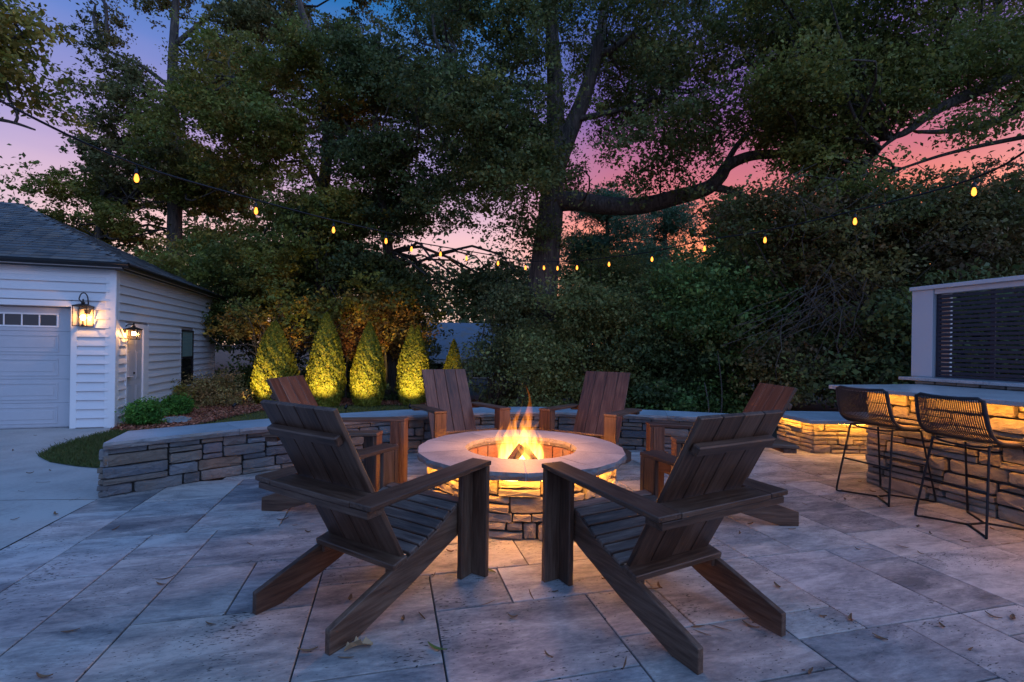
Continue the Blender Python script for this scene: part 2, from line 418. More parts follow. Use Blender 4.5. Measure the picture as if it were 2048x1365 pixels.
def sheet(name, poly, mat, dz, step=.25, kind='structure'):
    """a draped sheet over the terrain inside a plan polygon"""
    import bmesh
    bm = bmesh.new()
    f = bm.faces.new([bm.verts.new((x, y, 0)) for x, y in poly])
    xs_ = [p[0] for p in poly]; ys_ = [p[1] for p in poly]
    a = math.floor(min(xs_) / step) * step
    while a < max(xs_):
        bmesh.ops.bisect_plane(bm, geom=bm.verts[:] + bm.edges[:] + bm.faces[:], plane_co=(a, 0, 0), plane_no=(1, 0, 0)); a += step
    a = math.floor(min(ys_) / step) * step
    while a < max(ys_):
        bmesh.ops.bisect_plane(bm, geom=bm.verts[:] + bm.edges[:] + bm.faces[:], plane_co=(0, a, 0), plane_no=(0, 1, 0)); a += step
    for v in bm.verts: v.co.z = T(v.co.x, v.co.y) + dz
    bmesh.ops.recalc_face_normals(bm, faces=bm.faces)
    for fc in bm.faces:
        if fc.normal.z < 0: fc.normal_flip()
    me = bpy.data.meshes.new(name); bm.to_mesh(me); bm.free()
    return tag(link(name, me, None, mat), kind=kind)
def inside(p, poly):
    x, y = p; c = False; j = len(poly) - 1
    for i in range(len(poly)):
        if (poly[i][1] > y) != (poly[j][1] > y) and x < (poly[j][0] - poly[i][0]) * (y - poly[i][1]) / (poly[j][1] - poly[i][1]) + poly[i][0]: c = not c
        j = i
    return c

# ------------------------------------------------------------------ patio of travertine pavers
TA = math.radians(14.2)
TX, TY = Vector((math.cos(TA), math.sin(TA))), Vector((-math.sin(TA), math.cos(TA)))
PO = Vector((-3.56, 4.20))                                # where the paver edge meets the seat wall end
def tw(a, b): return PO + TX * a + TY * b
U = .205
patio_poly = [(-3.2, .2), (-3.6, 4.25), (-2.7, 5.3), (-1.3, 6.4), (0, 6.9), (1.6, 6.8), (2.6, 6.7), (3.4, 7.6), (9, 8.2), (9, -1), (-2.2, -1)]
base = [tw(-.002, -5.2), tw(-.002, .45), (-2.72, 5.40), (-1.28, 6.5), (0, 6.98), (1.5, 6.88), (2.7, 6.75), (3.2, 7.5), (9, 8.2), (9, -1.0)]
patio = pydata('patio', [(p[0], p[1], z) for z in (-.016, -.09) for p in base],
               [list(range(len(base)))[::-1], list(range(len(base), 2 * len(base)))] + [[i, (i + 1) % len(base), len(base) + (i + 1) % len(base), len(base) + i] for i in range(len(base))], M_GROUT)
bm_fix(patio.data); tag(patio, kind='structure')
NXc, NYc = 62, 54
occ = np.zeros((NXc, NYc), bool)
R = random.Random(11)
sizes = [(2, 3), (3, 2), (2, 2), (3, 3), (3, 4), (4, 3), (4, 2), (2, 1)]
y0c = -28
ntile = 0
for j in range(NYc):
    for i in range(NXc):
        if occ[i, j]: continue
        w, h = R.choice(sizes)
        w = min(w, NXc - i); h = min(h, NYc - j)
        k = 1
        while k < w and not occ[i + k, j]: k += 1
        w = min(w, k)
        # never leave a one-cell sliver to the right
        if i + w < NXc - 1 and not occ[i + w, j] and occ[i + w + 1, j]: w += 1
        while occ[i:i + w, j:j + h].any(): h -= 1
        occ[i:i + w, j:j + h] = True
        c = tw((i + w / 2) * U, (y0c + j + h / 2) * U)
        if c.y < .75 or not inside((c.x, c.y), patio_poly): continue
        # well outside the view: the base slab is enough
        p = abs(c.x) / max(c.y, .1)
        if p > 1.45: continue
        if (c.x > 4.9 and c.y < 6.2): continue
        o = link('paver', cbox_mesh(w * U - .008, h * U - .009, .02, .0025, M_TRAV), patio, None,
                 Matrix.Translation((c.x, c.y, -.01 + R.uniform(-.0012, .0012))) @ Matrix.Rotation(TA, 4, 'Z') @ Matrix.Rotation(R.uniform(-.001, .001), 4, 'X') @ Matrix.Rotation(R.choice((0, PI)), 4, 'Z'))
        ntile += 1
print('pavers', ntile)

# ------------------------------------------------------------------ driveway
dr = [tw(-.012, -5.2), tw(-.012, .1), (-3.9, 5.4), (-5.0, 8.2), (-7.0, 9.6), (-16, 7.5), (-16, -1.5)]
def cutpoly(poly, o, n):
    out = []
    for i in range(len(poly)):
        a, b = Vector(poly[i]), Vector(poly[(i + 1) % len(poly)])
        da, db = (a - o).dot(n), (b - o).dot(n)
        if da >= 0: out.append((a.x, a.y))
        if (da >= 0) != (db >= 0):
            q = a + (b - a) * (da / (da - db)); out.append((q.x, q.y))
    return out
jo = gnd(100, 1008, -.05).xy; jd = (gnd(200, 1004, -.03).xy - gnd(0, 1013, -.08).xy).normalized(); jn = Vector((-jd.y, jd.x))
sheet('driveway', cutpoly(dr, jo + jn * .005, jn), M_CONC, -.003, .5)
sheet('driveway', cutpoly(dr, jo - jn * .005, -jn), M_CONC, -.003, .5)

# ------------------------------------------------------------------ leaf clouds
def build_quads(name, P, mat, parent, colors):
    """P: (n,4,3) array of quads"""
    n = len(P)
    me = bpy.data.meshes.new(name)
    me.vertices.add(4 * n); me.loops.add(4 * n); me.polygons.add(n)
    me.vertices.foreach_set('co', np.ascontiguousarray(P, np.float32).ravel())
    me.loops.foreach_set('vertex_index', np.arange(4 * n, dtype=np.int32))
    me.polygons.foreach_set('loop_start', np.arange(0, 4 * n, 4, dtype=np.int32))
    me.update(calc_edges=True)
    ca = me.color_attributes.new('Col', 'FLOAT_COLOR', 'POINT')
    c = np.ones((n, 4, 4), np.float32); c[:, :, :3] = colors[:, None, :]
    ca.data.foreach_set('color', c.ravel())
    return link(name, me, parent, mat)
def unit(a): return a / (np.linalg.norm(a, axis=-1, keepdims=True) + 1e-9)
def leaf_quads(C, size, rng, up=.7, asp=.62, droop=0.0):
    n = len(C)
    nrm = unit(rng.normal(size=(n, 3)) + np.array([0, -.25, up]))
    d = rng.normal(size=(n, 3)); d[:, 2] -= droop; d = unit(d - nrm * (d * nrm).sum(1, keepdims=True)); s = np.cross(nrm, d)
    L = size * rng.uniform(.45, 1.55, (n, 1)); Wd = L * asp * .5 * rng.uniform(.7, 1.2, (n, 1))
    a = C - d * L * .5; b = C + s * Wd + nrm * L * .12; c = C + d * L * .5; e = C - s * Wd + nrm * L * .12
    return np.stack([a, b, c, e], 1)
LEAF_K = 2.6
def palette(rng, n_sub, idx, pal, jit=.22):
    pal = np.array(pal, float)
    w = rng.dirichlet(np.ones(len(pal)) * .8, n_sub)
    base = w @ pal * LEAF_K * np.array([1.36, 1.12, .80])
    c = base[idx] * rng.uniform(1 - jit, 1 + jit, (len(idx), 1)) * rng.uniform(.92, 1.08, (len(idx), 3))
    return c
def cloud(name, parent, clumps, n, size, pal, seed, per=34, sig=.17, flat=.55, shell=.42, up=.7, droop=0.0, asp=.62, origin=(0, 0, 0), floor=True):
    """clumps: list of (x,y,z,rx,ry,rz)"""
    rng = np.random.default_rng(seed)
    K = np.array(clumps, float)
    w = (K[:, 3] * K[:, 4] * K[:, 5]) ** (2 / 3); w /= w.sum()
    nb_ = max(4, n // (per * 8)); ns = max(8, n // per)
    ci = rng.choice(len(K), nb_, p=w)
    d = unit(rng.normal(size=(nb_, 3))); r = rng.random((nb_, 1)) ** shell
    S0 = K[ci, :3] + d * r * K[ci, 3:]
    bi = rng.integers(0, nb_, ns)
    S = S0[bi] + rng.normal(size=(ns, 3)) * sig * 1.9 * np.array([1, 1, flat])
    si = rng.integers(0, ns, n)
    sg = sig * .8 * rng.uniform(.5, 1.5, (ns, 1))
    C = S[si] + rng.normal(size=(n, 3)) * sg[si] * np.array([1, 1, flat])
    if floor:
        C[:, 2] = np.maximum(C[:, 2], -.22 + .1 * rng.random(n))
    q = leaf_quads(C, size, rng, up, asp, droop)
    col = palette(rng, nb_, bi[si], pal, .3) * rng.uniform(.7, 1.3, (ns, 1))[si]
    return build_quads(name, q - np.array(origin), M_LEAF, parent, col), S
def px_clump(px, py, Y, rpx, rpy, ry=None):
    p = at(px, py, Y); rx = rpx / FPX * Y; rz = rpy / FPX * Y
    return (p.x, p.y, p.z, rx, ry if ry else (rx + rz) * .5, rz)
def scatter(rng, regions, n, Y0, Y1, r0, r1, holes=()):
    out = []
    tries = 0
    while len(out) < n and tries < n * 30:
        tries += 1
        x0, y0, x1, y1 = regions[rng.integers(len(regions))]
        px, py = rng.uniform(x0, x1), rng.uniform(y0, y1)
        if any(((px - hx) / hrx) ** 2 + ((py - hy) / hry) ** 2 < 1 for hx, hy, hrx, hry in holes): continue
        r = rng.uniform(r0, r1); Y = rng.uniform(Y0, Y1)
        out.append(px_clump(px, py, Y, r * 1.25, r * .75))
    return out
GREEN = [(.045, .075, .022), (.06, .085, .022), (.03, .055, .022)]
OLIVE = [(.075, .085, .024), (.05, .07, .022), (.10, .09, .025)]
AUTUMN = [(.12, .105, .022), (.065, .085, .022), (.15, .085, .018), (.05, .07, .02)]
DARK = [(.03, .05, .026), (.046, .066, .028), (.022, .038, .022)]
BLUEG = [(.035, .08, .060), (.045, .09, .055), (.03, .06, .05)]
BROWN = [(.11, .05, .025), (.07, .038, .024), (.14, .07, .03)]
GREYG = [(.06, .062, .045), (.035, .045, .026), (.08, .07, .05)]

def branch_path(p0, p1, rng, sag=.0, wob=.12, n=7):
    p0, p1 = Vector(p0), Vector(p1); L = (p1 - p0).length; out = []
    ph = rng.uniform(0, 6.28, 4)
    for i in range(n + 1):
        t = i / n; p = p0.lerp(p1, t)
        p += Vector((math.sin(ph[0] + t * 5.0), math.sin(ph[1] + t * 4.3), math.sin(ph[2] + t * 5.5))) * wob * L * .25 * math.sin(PI * t)
        p.z += sag * L * math.sin(PI * t); out.append(p)
    return out
def tree(name, label, base, trunk, clumps, n, size, pal, seed, group=None, r0=.25, nb=14, bark_m=None, cat='tree', limbs=(), **kw):
    """trunk: list of points (world) from the base up; clumps in world coordinates"""
    rng = np.random.default_rng(seed + 999)
    t = empty(name, base, 0, label, cat, group)
    b = Vector(base); bm_ = bark_m or M_BARK
    tp = catmull([Vector(p) - b for p in trunk], 5)
    rr = [max(r0 * (1 - .78 * i / (len(tp) - 1)), .02) * (1.35 if i == 0 else 1.12 if i == 1 else 1) for i in range(len(tp))]
    tube('trunk', t, bm_, tp, rr, 12)
    for lp, lr in limbs:
        lp = catmull([Vector(p) - b for p in lp], 6)
        tube('limb', t, bm_, lp, [lr * (1 - .72 * i / (len(lp) - 1)) for i in range(len(lp))], 9)
    crown, S = cloud('crown', t, clumps, n, size, pal, seed, origin=base, **kw)
    anchors = tp[len(tp) // 3:]
    for lp, lr in limbs: anchors = anchors + [Vector(p) - b for p in catmull(lp, 3)[2:]]
    datas = []
    pick = rng.choice(len(S), min(nb * 3, len(S)), replace=False)
    for i in pick:
        e = Vector(S[i]) - b
        a = min(anchors, key=lambda q: (q - e).length + .5 * max(0, q.z - e.z))
        L = (e - a).length
        if L < .25: continue
        r = min(.012 + L * .011, r0 * .3)
        pth = branch_path(a, e, rng, .05, .5)
        datas.append(tube_data(pth, [r * (1 - .85 * k / (len(pth) - 1)) + .004 for k in range(len(pth))], 5))
    if datas: tag(multi('branchwork', t, bm_, datas, True), kind='stuff')
    return t
# ------------------------------------------------------------------ dry-stack stone facing
def pack(L, Hh, rng, unit_h=.056, wmin=.13, wmax=.42, hs=(1, 1, 1, 1, 2), step=.02):
    """fills an L x Hh strip with stones: list of (s0, z0, s1, z1)"""
    n = max(3, int(round(L / step))); rows = max(2, int(round(Hh / unit_h))); uh = Hh / rows; st = L / n
    occ_ = np.zeros((n, rows), bool); out = []
    for j in range(rows):
        i = 0
        while i < n:
            if occ_[i, j]: i += 1; continue
            k = i
            while k < n and not occ_[k, j]: k += 1
            gap = (k - i); h = min(rng.choice(hs), rows - j)
            w = int(rng.uniform(wmin, wmax) * (1.0 if h > 1 else 1.1) / st)
            if gap - w < wmin * .8 / st: w = gap if gap * st < wmax * 1.25 else gap // 2
            w = max(w, 2)
            while occ_[i:i + w, j:j + h].any(): h -= 1
            occ_[i:i + w, j:j + h] = True
            out.append((i * st, j * uh, (i + w) * st, (j + h) * uh)); i += w
    return out
def stone(parent, mapfn, r, rng, mat, gap=.006, proud=(.0, .028), back=-.05, name='stone'):
    s0, z0, s1, z1 = r
    s0 += gap * rng.uniform(.4, 1.4); s1 -= gap * rng.uniform(.4, 1.4); z0 += gap * rng.uniform(.2, 1.2); z1 -= gap * rng.uniform(.2, 1.2)
    w, h = s1 - s0, z1 - z0
    if w < .015 or h < .012: return
    c = min(w, h)
    pts = []
    tl = rng.uniform(-.05, .05) * h
    for (cx, cz, dx, dz) in ((s0, z0, 1, 1), (s1, z0, -1, 1), (s1, z1, -1, -1), (s0, z1, 1, -1)):
        a, b = c * rng.uniform(.02, .22), c * rng.uniform(.02, .14)
        k = c * rng.uniform(0, .10)
        first = (cx + dx * k * .4, cz + dz * (b + k)); second = (cx + dx * (a + k), cz + dz * k * .4)
        pts += [first, second] if dx * dz > 0 else [second, first]
    # a midpoint on the long edges
    m0 = ((s0 + s1) / 2 + w * rng.uniform(-.2, .2), z0 + c * rng.uniform(-.01, .07)); m1 = ((s0 + s1) / 2 + w * rng.uniform(-.2, .2), z1 - c * rng.uniform(-.01, .07))
    pts = pts[:2] + [m0] + pts[2:6] + [m1] + pts[6:]
    n = len(pts); d = rng.uniform(*proud); bev = c * rng.uniform(.03, .08)
    cs, cz_ = (s0 + s1) / 2, (z0 + z1) / 2
    V = [mapfn(s, z, back) for s, z in pts]
    V += [mapfn(s, z, d - bev * .8 + rng.uniform(-.004, .004)) for s, z in pts]
    V += [mapfn(s + (cs - s) / max(w, .01) * bev * 1.6, z + (cz_ - z) / max(h, .01) * bev * 1.6, d + rng.uniform(-.006, .006)) for s, z in pts]
    V += [mapfn(cs + w * rng.uniform(-.15, .15), cz_ + h * rng.uniform(-.15, .15), d + rng.uniform(.0, .012))]
    Fc = []
    for i in range(n):
        j = (i + 1) % n
        Fc += [[i, j, n + j, n + i], [n + i, n + j, 2 * n + j, 2 * n + i], [2 * n + i, 2 * n + j, 3 * n]]
    # each stone has its own origin so that grain and colour vary
    O = Vector(V[-1])
    o = pydata(name, [Vector(v) - O for v in V], Fc, mat, parent, False, Matrix.Translation(O))
    return o
class Path:
    def __init__(s, pts, n=10, smooth=True):
        s.p = catmull([Vector((x, y, 0)) for x, y in pts], n) if smooth else [Vector((x, y, 0)) for x, y in pts]
        s.l = [0.0]
        for a, b in zip(s.p, s.p[1:]): s.l.append(s.l[-1] + (b - a).length)
        s.L = s.l[-1]
    def at(s, q):
        q = min(max(q, -.2), s.L + .2)
        i = 0
        while i < len(s.l) - 2 and s.l[i + 1] < q: i += 1
        t = (q - s.l[i]) / (s.l[i + 1] - s.l[i]); a, b = s.p[i], s.p[i + 1]
        tn = (b - a).normalized()
        if 0 < i < len(s.p) - 2:
            tn = ((s.p[i + 1] - s.p[i - 1]).normalized() * (1 - t) + (s.p[i + 2] - s.p[i]).normalized() * t).normalized()
        return a + (b - a) * t, Vector((tn.y, -tn.x, 0))
    def map(s, z0=0.0, rng=None):
        def f(q, z, d):
            p, n = s.at(q); return Vector((p.x + n.x * d, p.y + n.y * d, z0 + z))
        return f
def straight(a, b, z0=0.0):
    return Path([a, b], smooth=False).map(z0)
def capslabs(parent, path, front, back, z, th, mat, rng, seglen=1.0, rough=.012, ends=None, name='capstone', edge=None):
    """slabs laid along a path, front edge rock-faced"""
    nseg = max(1, round(path.L / seglen)); nsub = 9
    for k in range(nseg):
        q0, q1 = path.L * k / nseg + .0015, path.L * (k + 1) / nseg - .0015
        F_, B_ = [], []
        for i in range(nsub + 1):
            q = q0 + (q1 - q0) * i / nsub
            p, n = path.at(q)
            F_.append(p + n * front); B_.append(p - n * back)
        if ends and k == 0:
            tn = (F_[1] - F_[0]).normalized()
            for i in range(nsub + 1): B_[i] = B_[i] + tn * ends * (1 - i / nsub)
        V, Fc = [], []
        m = nsub + 1
        for i in range(m):
            j = [rng.uniform(-rough, rough * .3) for _ in range(2)]
            n = (F_[i] - B_[i]).normalized()
            V += [(*(F_[i] + n * (j[0] - .004)).xy, z), (*(F_[i] + n * j[1] + n * rough).xy, z - th * rng.uniform(.25, .5)), (*(F_[i] + n * (j[0] * .6 - .008)).xy, z - th),
                  (*B_[i].xy, z), (*B_[i].xy, z - th)]
        for i in range(nsub):
            a, b = i * 5, (i + 1) * 5
            Fc += [[a, b, b + 3, a + 3], [a, a + 1, b + 1, b], [a + 1, a + 2, b + 2, b + 1], [a + 2, a + 4, b + 4, b + 2], [a + 3, b + 3, b + 4, a + 4]]
        Fc += [[0, 3, 4, 2, 1], [nsub * 5, nsub * 5 + 1, nsub * 5 + 2, nsub * 5 + 4, nsub * 5 + 3]]
        me = bpy.data.meshes.new(name); me.from_pydata(V, [], Fc); bm_fix(me); me.materials.append(mat)
        if edge is not None:
            me.materials.append(edge)
            for pl in me.polygons:
                if abs(pl.normal.z) < .8: pl.material_index = 1
        link(name, me, parent)

# ------------------------------------------------------------------ curved seat wall
WP = Path([(-3.54, 4.19), (-3.16, 4.60), (-2.7, 5.08), (-1.98, 5.68), (-1.22, 6.16), (0.15, 6.62), (1.46, 6.55), (2.45, 6.33), (3.1, 6.1)])
rw = random.Random(5)
sw = empty('seat_wall', (0, 0, 0), 0, 'long curved dry-stack stone seat wall with bluestone cap behind the chairs', 'stone wall')
CAPZ, CAPT = .485, .062
mp_ = WP.map(0)
for r in pack(WP.L, CAPZ - CAPT, rw, .054, .14, .46, (1, 1, 2, 2, 2)): stone(sw, mp_, r, rw, M_STONE)
EB = Vector((-3.80, 4.80))
em = straight(EB, (-3.545, 4.185))
for r in pack((Vector((-3.545, 4.185)) - EB).length, CAPZ - CAPT, rw, wmin=.1, wmax=.3): stone(sw, em, r, rw, M_STONE)
V, Fc = [], []
for i in range(61):
    q = WP.L * i / 60; p, n = WP.at(q)
    f = p - n * .03; b = p - n * .50
    if i < 12: b = b + Vector((.66, .70, 0)) * .26 * (1 - i / 12)
    if i == 0: f = f + Vector((.03, .03, 0)); b = b + Vector((.05, .03, 0))
    V += [(f.x, f.y, -.03), (f.x, f.y, CAPZ - CAPT - .002), (b.x, b.y, CAPZ - CAPT - .002), (b.x, b.y, -.3)]
for i in range(60):
    a, b = i * 4, (i + 1) * 4
    Fc += [[a, b, b + 1, a + 1], [a + 1, b + 1, b + 2, a + 2], [a + 2, b + 2, b + 3, a + 3]]
Fc += [[0, 1, 2, 3], [240, 243, 242, 241]]
pydata('core', V, Fc, M_MORTAR, sw)
capslabs(sw, WP, .05, .53, CAPZ, CAPT, M_BLUESTONE, rw, 1.15, .014, .26, edge=M_ROCKFACE)

# ------------------------------------------------------------------ fire pit
PC = Vector((.09, 4.18, 0)); PR = .785; PZ = .50; PT = .062
rp = random.Random(21)
pit = empty('fire_pit', PC, 0, 'round stacked stone fire pit with thick segmented cap and warm strip light under it', 'fire pit')
def pmap(q, z, d):
    a = PI / 2 + .3 + q / PR; return Vector(((PR + d) * math.cos(a), (PR + d) * math.sin(a), z))
for r in pack(2 * PI * PR, PZ - PT - .012, rp, .060, .10, .32, (1, 1, 2)): stone(pit, pmap, r, rp, M_STONET, back=-.06, proud=(-.02, .02))
V, Fc = [], []
n = 48
for i in range(n):
    a = 2 * PI * i / n
    for rr, z in ((PR - .03, 0), (PR - .03, PZ - PT - .006), (.50, PZ - PT - .006), (.50, .16)):
        V.append((rr * math.cos(a), rr * math.sin(a), z))
for i in range(n):
    a, b = i * 4, ((i + 1) % n) * 4
    Fc += [[a, b, b + 1, a + 1], [a + 1, b + 1, b + 2, a + 2], [a + 2, b + 2, b + 3, a + 3]]
Fc.append([i * 4 + 3 for i in range(n)][::-1])
pydata('core', V, Fc, M_MORTAR, pit)
nseg = 10
for k in range(nseg):
    a0 = -PI / 2 + .02 + 2 * PI * k / nseg; a1 = a0 + 2 * PI / nseg
    nn = 8; V, Fc = [], []
    for i in range(nn + 1):
        a = a0 + .004 + (a1 - a0 - .008) * i / nn
        ro = .885 * math.cos(PI / nseg / 2) / math.cos(((a - a0) % (PI / nseg)) - PI / nseg / 2) if 0 < i < nn else .885
        j = rp.uniform(-.012, .006); j2 = rp.uniform(-.012, .006); k2 = rp.uniform(-.01, .008)
        for rr, z in ((.478 + k2 * .4, PZ), (.474 + k2, PZ - PT * .5), (.486 + k2 * .5, PZ - PT), (ro - .006 + j, PZ - PT), (ro + .008 + j2, PZ - PT * .45), (ro - .004, PZ - .002 + rp.uniform(-.001, .001))):
            V.append((rr * math.cos(a), rr * math.sin(a), z))
    for i in range(nn):
        A, B = i * 6, (i + 1) * 6
        for s in range(6): Fc.append([A + s, B + s, B + (s + 1) % 6, A + (s + 1) % 6])
    Fc += [[0, 1, 2, 3, 4, 5], [nn * 6 + s for s in range(6)][::-1]]
    me = bpy.data.meshes.new('capstone'); me.from_pydata(V, [], Fc); bm_fix(me); me.materials.append(M_PITCAP); me.materials.append(M_ROCKFACE)
    for pl in me.polygons:
        if abs(pl.normal.z) < .7: pl.material_index = 1
    link('capstone', me, pit)
    ca, sa = math.cos(a0), math.sin(a0)
    beam('joint', pit, M_JOINT, (ca * .482, sa * .482, PZ - PT * .5 - .001), (ca * .876, sa * .876, PZ - PT * .5 - .001), (-sa, ca, 0), .012, PT - .004, .001)
M_FIREBRICK = stone_mat('fire_brick', [(0, (.20, .085, .04)), (1, (.28, .125, .06))], .004, 30)
for k in range(22):
    a = 2 * PI * k / 22
    V, Fc = [], []
    for aa in (a + .012, a + 2 * PI / 22 - .012):
        for rr in (.462, .498):
            for z in (.17, PZ - PT - .008): V.append((rr * math.cos(aa), rr * math.sin(aa), z))
    pydata('liner_brick', V, [[0, 1, 5, 4], [2, 6, 7, 3], [0, 4, 6, 2], [1, 3, 7, 5], [0, 2, 3, 1], [4, 5, 7, 6]], M_FIREBRICK, pit)
lathe('ash_bed', pit, plain('ash', (.10, .085, .07), .95), [(.46, .17), (.3, .20), (.02, .23)], 32)
# strip light under the overhanging cap
V, Fc = [], []
for i in range(64):
    a = 2 * PI * i / 64
    for rr, z in ((.838, PZ - PT - .001), (.850, PZ - PT - .001), (.850, PZ - PT - .004), (.838, PZ - PT - .004)): V.append((rr * math.cos(a), rr * math.sin(a), z))
for i in range(64):
    A, B = i * 4, ((i + 1) % 64) * 4
    for s in range(4): Fc.append([A + s, B + s, B + (s + 1) % 4, A + (s + 1) % 4])
pydata('strip_light', V, Fc, M_LED, pit)

# logs and fire
M_LOG = wood('charred_log', [(.25, (.02, .014, .010)), (.5, (.10, .055, .03)), (.8, (.22, .13, .07))], .85)
M_LOGEND = wood('log_end', [(.25, (.10, .055, .03)), (.8, (.34, .2, .11))], .85)
LOGS = [((-.22, -.20, .235), (.00, -.02, .50), .047, 'split log leaning up left of the flames in the fire pit'),
        ((.24, -.18, .235), (.01, .03, .50), .045, 'split log leaning up right of the flames in the fire pit'),
        ((-.10, -.30, .23), (.10, .10, .34), .042, 'short dark log lying low at the front of the fire'),
        ((.10, -.30, .23), (-.12, .14, .36), .04, 'thin log crossing under the other logs of the fire'),
        ((.32, .05, .24), (.06, .10, .40), .04, 'log at the back of the fire leaning against the pile')]
for a, b, r, lb in LOGS:
    a, b = Vector(a), Vector(b); mid = (a + b) / 2
    t = empty('firewood_log', PC + mid, 0, lb, 'log', 'logs burning in the fire pit')
    ax = (b - a).normalized(); L = (b - a).length
    V, Fc = [], []
    s1 = ax.cross(Vector((0, 0, 1))).normalized(); s2 = s1.cross(ax); ng = 9; ns = 6
    rad = [r * rp.uniform(.8, 1.15) for _ in range(ng)]
    for i in range(ns + 1):
        for k in range(ng):
            an = 2 * PI * k / ng
            V.append(ax * L * (i / ns - .5) + (s1 * math.cos(an) + s2 * math.sin(an)) * rad[k] * (1 + rp.uniform(-.07, .07)))
    for i in range(ns):
        for k in range(ng): Fc.append([i * ng + k, i * ng + (k + 1) % ng, (i + 1) * ng + (k + 1) % ng, (i + 1) * ng + k])
    pydata('bark', V, Fc, M_LOG, t, False)
    for i, sg in ((0, -1), (ns, 1)):
        pydata('cut_end', [V[i * ng + k] + ax * sg * .001 for k in range(ng)], [list(range(ng))], M_LOGEND, t)
def flame_mat():
    m = bpy.data.materials.new('flame'); m.use_nodes = True; nd, lk = m.node_tree.nodes, m.node_tree.links; nd.clear()
    g = nd.new('ShaderNodeNewGeometry'); sp = nd.new('ShaderNodeSeparateXYZ'); lk.new(g.outputs['Position'], sp.inputs[0])
    mr = N(nd, 'ShaderNodeMapRange'); mr.inputs['From Min'].default_value = .24; mr.inputs['From Max'].default_value = 1.05
    lk.new(sp.outputs[2], mr.inputs[0])
    col = ramp(nd, [(0, (1, .50, .12)), (.3, (1, .40, .06)), (.6, (1, .27, .022)), (1, (1, .17, .008))]); lk.new(mr.outputs[0], col.inputs[0])
    st = ramp(nd, [(0, (1, 1, 1)), (.3, (.9,) * 3), (.5, (.5,) * 3), (.75, (.34,) * 3), (1, (.26,) * 3)]); lk.new(mr.outputs[0], st.inputs[0])
    mp = N(nd, 'ShaderNodeMapping', Scale=(26, 26, 6)); lk.new(g.outputs['Position'], mp.inputs[0])
    nz_ = N(nd, 'ShaderNodeTexNoise', Scale=1.0, Detail=2.0, Distortion=.6); lk.new(mp.outputs[0], nz_.inputs['Vector'])
    nr = ramp(nd, [(.34, (.06,) * 3), (.66, (1, 1, 1))]); lk.new(nz_.outputs[0], nr.inputs[0])
    mu = N(nd, 'ShaderNodeMath', operation='MULTIPLY'); lk.new(st.outputs[0], mu.inputs[0]); lk.new(nr.outputs[0], mu.inputs[1])
    m2 = N(nd, 'ShaderNodeMath', operation='MULTIPLY'); m2.inputs[1].default_value = 33.0; lk.new(mu.outputs[0], m2.inputs[0])
    e = nd.new('ShaderNodeEmission'); lk.new(col.outputs[0], e.inputs[0]); lk.new(m2.outputs[0], e.inputs[1])
    o = nd.new('ShaderNodeOutputMaterial'); lk.new(e.outputs[0], o.inputs['Volume']); return m
M_FLAME = flame_mat()
fire = empty('fire', PC + Vector((0, 0, .23)), 0, 'bright orange wood fire with tall pointed flames rising from the pit', 'fire')
# x, y at the base, lean in x, height, radius
FL = [(-.09, -.02, -.05, .50, .075), (-.10, -.05, -.07, .40, .07), (-.03, .02, -.01, .56, .06), (.04, -.02, .01, .62, .07), (.085, .0, .05, .47, .075),
      (.02, .05, .03, .76, .05), (.12, -.06, .04, .36, .06), (-.055, .03, .02, .64, .04), (.11, .04, .07, .40, .05), (-.24, -.14, -.015, .22, .045),
      (.055, -.12, -.05, .30, .05), (-.14, .02, -.06, .46, .045), (.15, -.10, .06, .20, .05), (-.04, -.14, .04, .20, .035), (.065, .02, .06, .50, .045), (.0, 0, .0, .47, .09)]
rf = random.Random(3)
for fx, fy, ln, h, r in FL:
    h *= 1.08; r *= 1.12
    V, Fc = [], []; ns, ng = 18, 10
    ph, ph2 = rf.uniform(0, 6.28), rf.uniform(0, 6.28); fr = rf.uniform(3.5, 6)
    for i in range(ns + 1):
        t = i / ns
        rr = r * (max(0, math.sin(PI * (t * .92 + .08) ** .62)) ** .9) * (1 - .55 * t) * 1.25 + .0008
        wob = .018 * t + .03 * t * t
        cx = fx + ln * t ** 1.4 + wob * math.sin(ph + fr * t * 1.6); cy = fy * (1 - .4 * t) + wob * math.cos(ph2 + fr * t)
        tw_ = ph + t * 2.0
        for k in range(ng):
            an = 2 * PI * k / ng
            rx = rr * (1 + .22 * math.cos(2 * an + tw_) + .12 * math.cos(3 * an + 2 * tw_))
            V.append((cx + rx * math.cos(an), cy + rx * math.sin(an), h * t))
    for i in range(ns):
        for k in range(ng): Fc.append([i * ng + k, i * ng + (k + 1) % ng, (i + 1) * ng + (k + 1) % ng, (i + 1) * ng + k])
    Fc += [list(range(ng))[::-1], [ns * ng + k for k in range(ng)]]
    pydata('flame_tongue', V, Fc, M_FLAME, fire, True)
for nm, z, pw, rad in (('fire_glow', .78, 46, .12), ('ember_glow', .18, 9, .08)):
    L_ = bpy.data.lights.new(nm, 'POINT'); L_.energy = pw; L_.color = (1, .36, .08) if z > .3 else (1, .25, .035); L_.shadow_soft_size = rad
    lo = bpy.data.objects.new(nm, L_); COL.objects.link(lo); lo.parent = fire; lo.location = (.0, 0, z - .1)

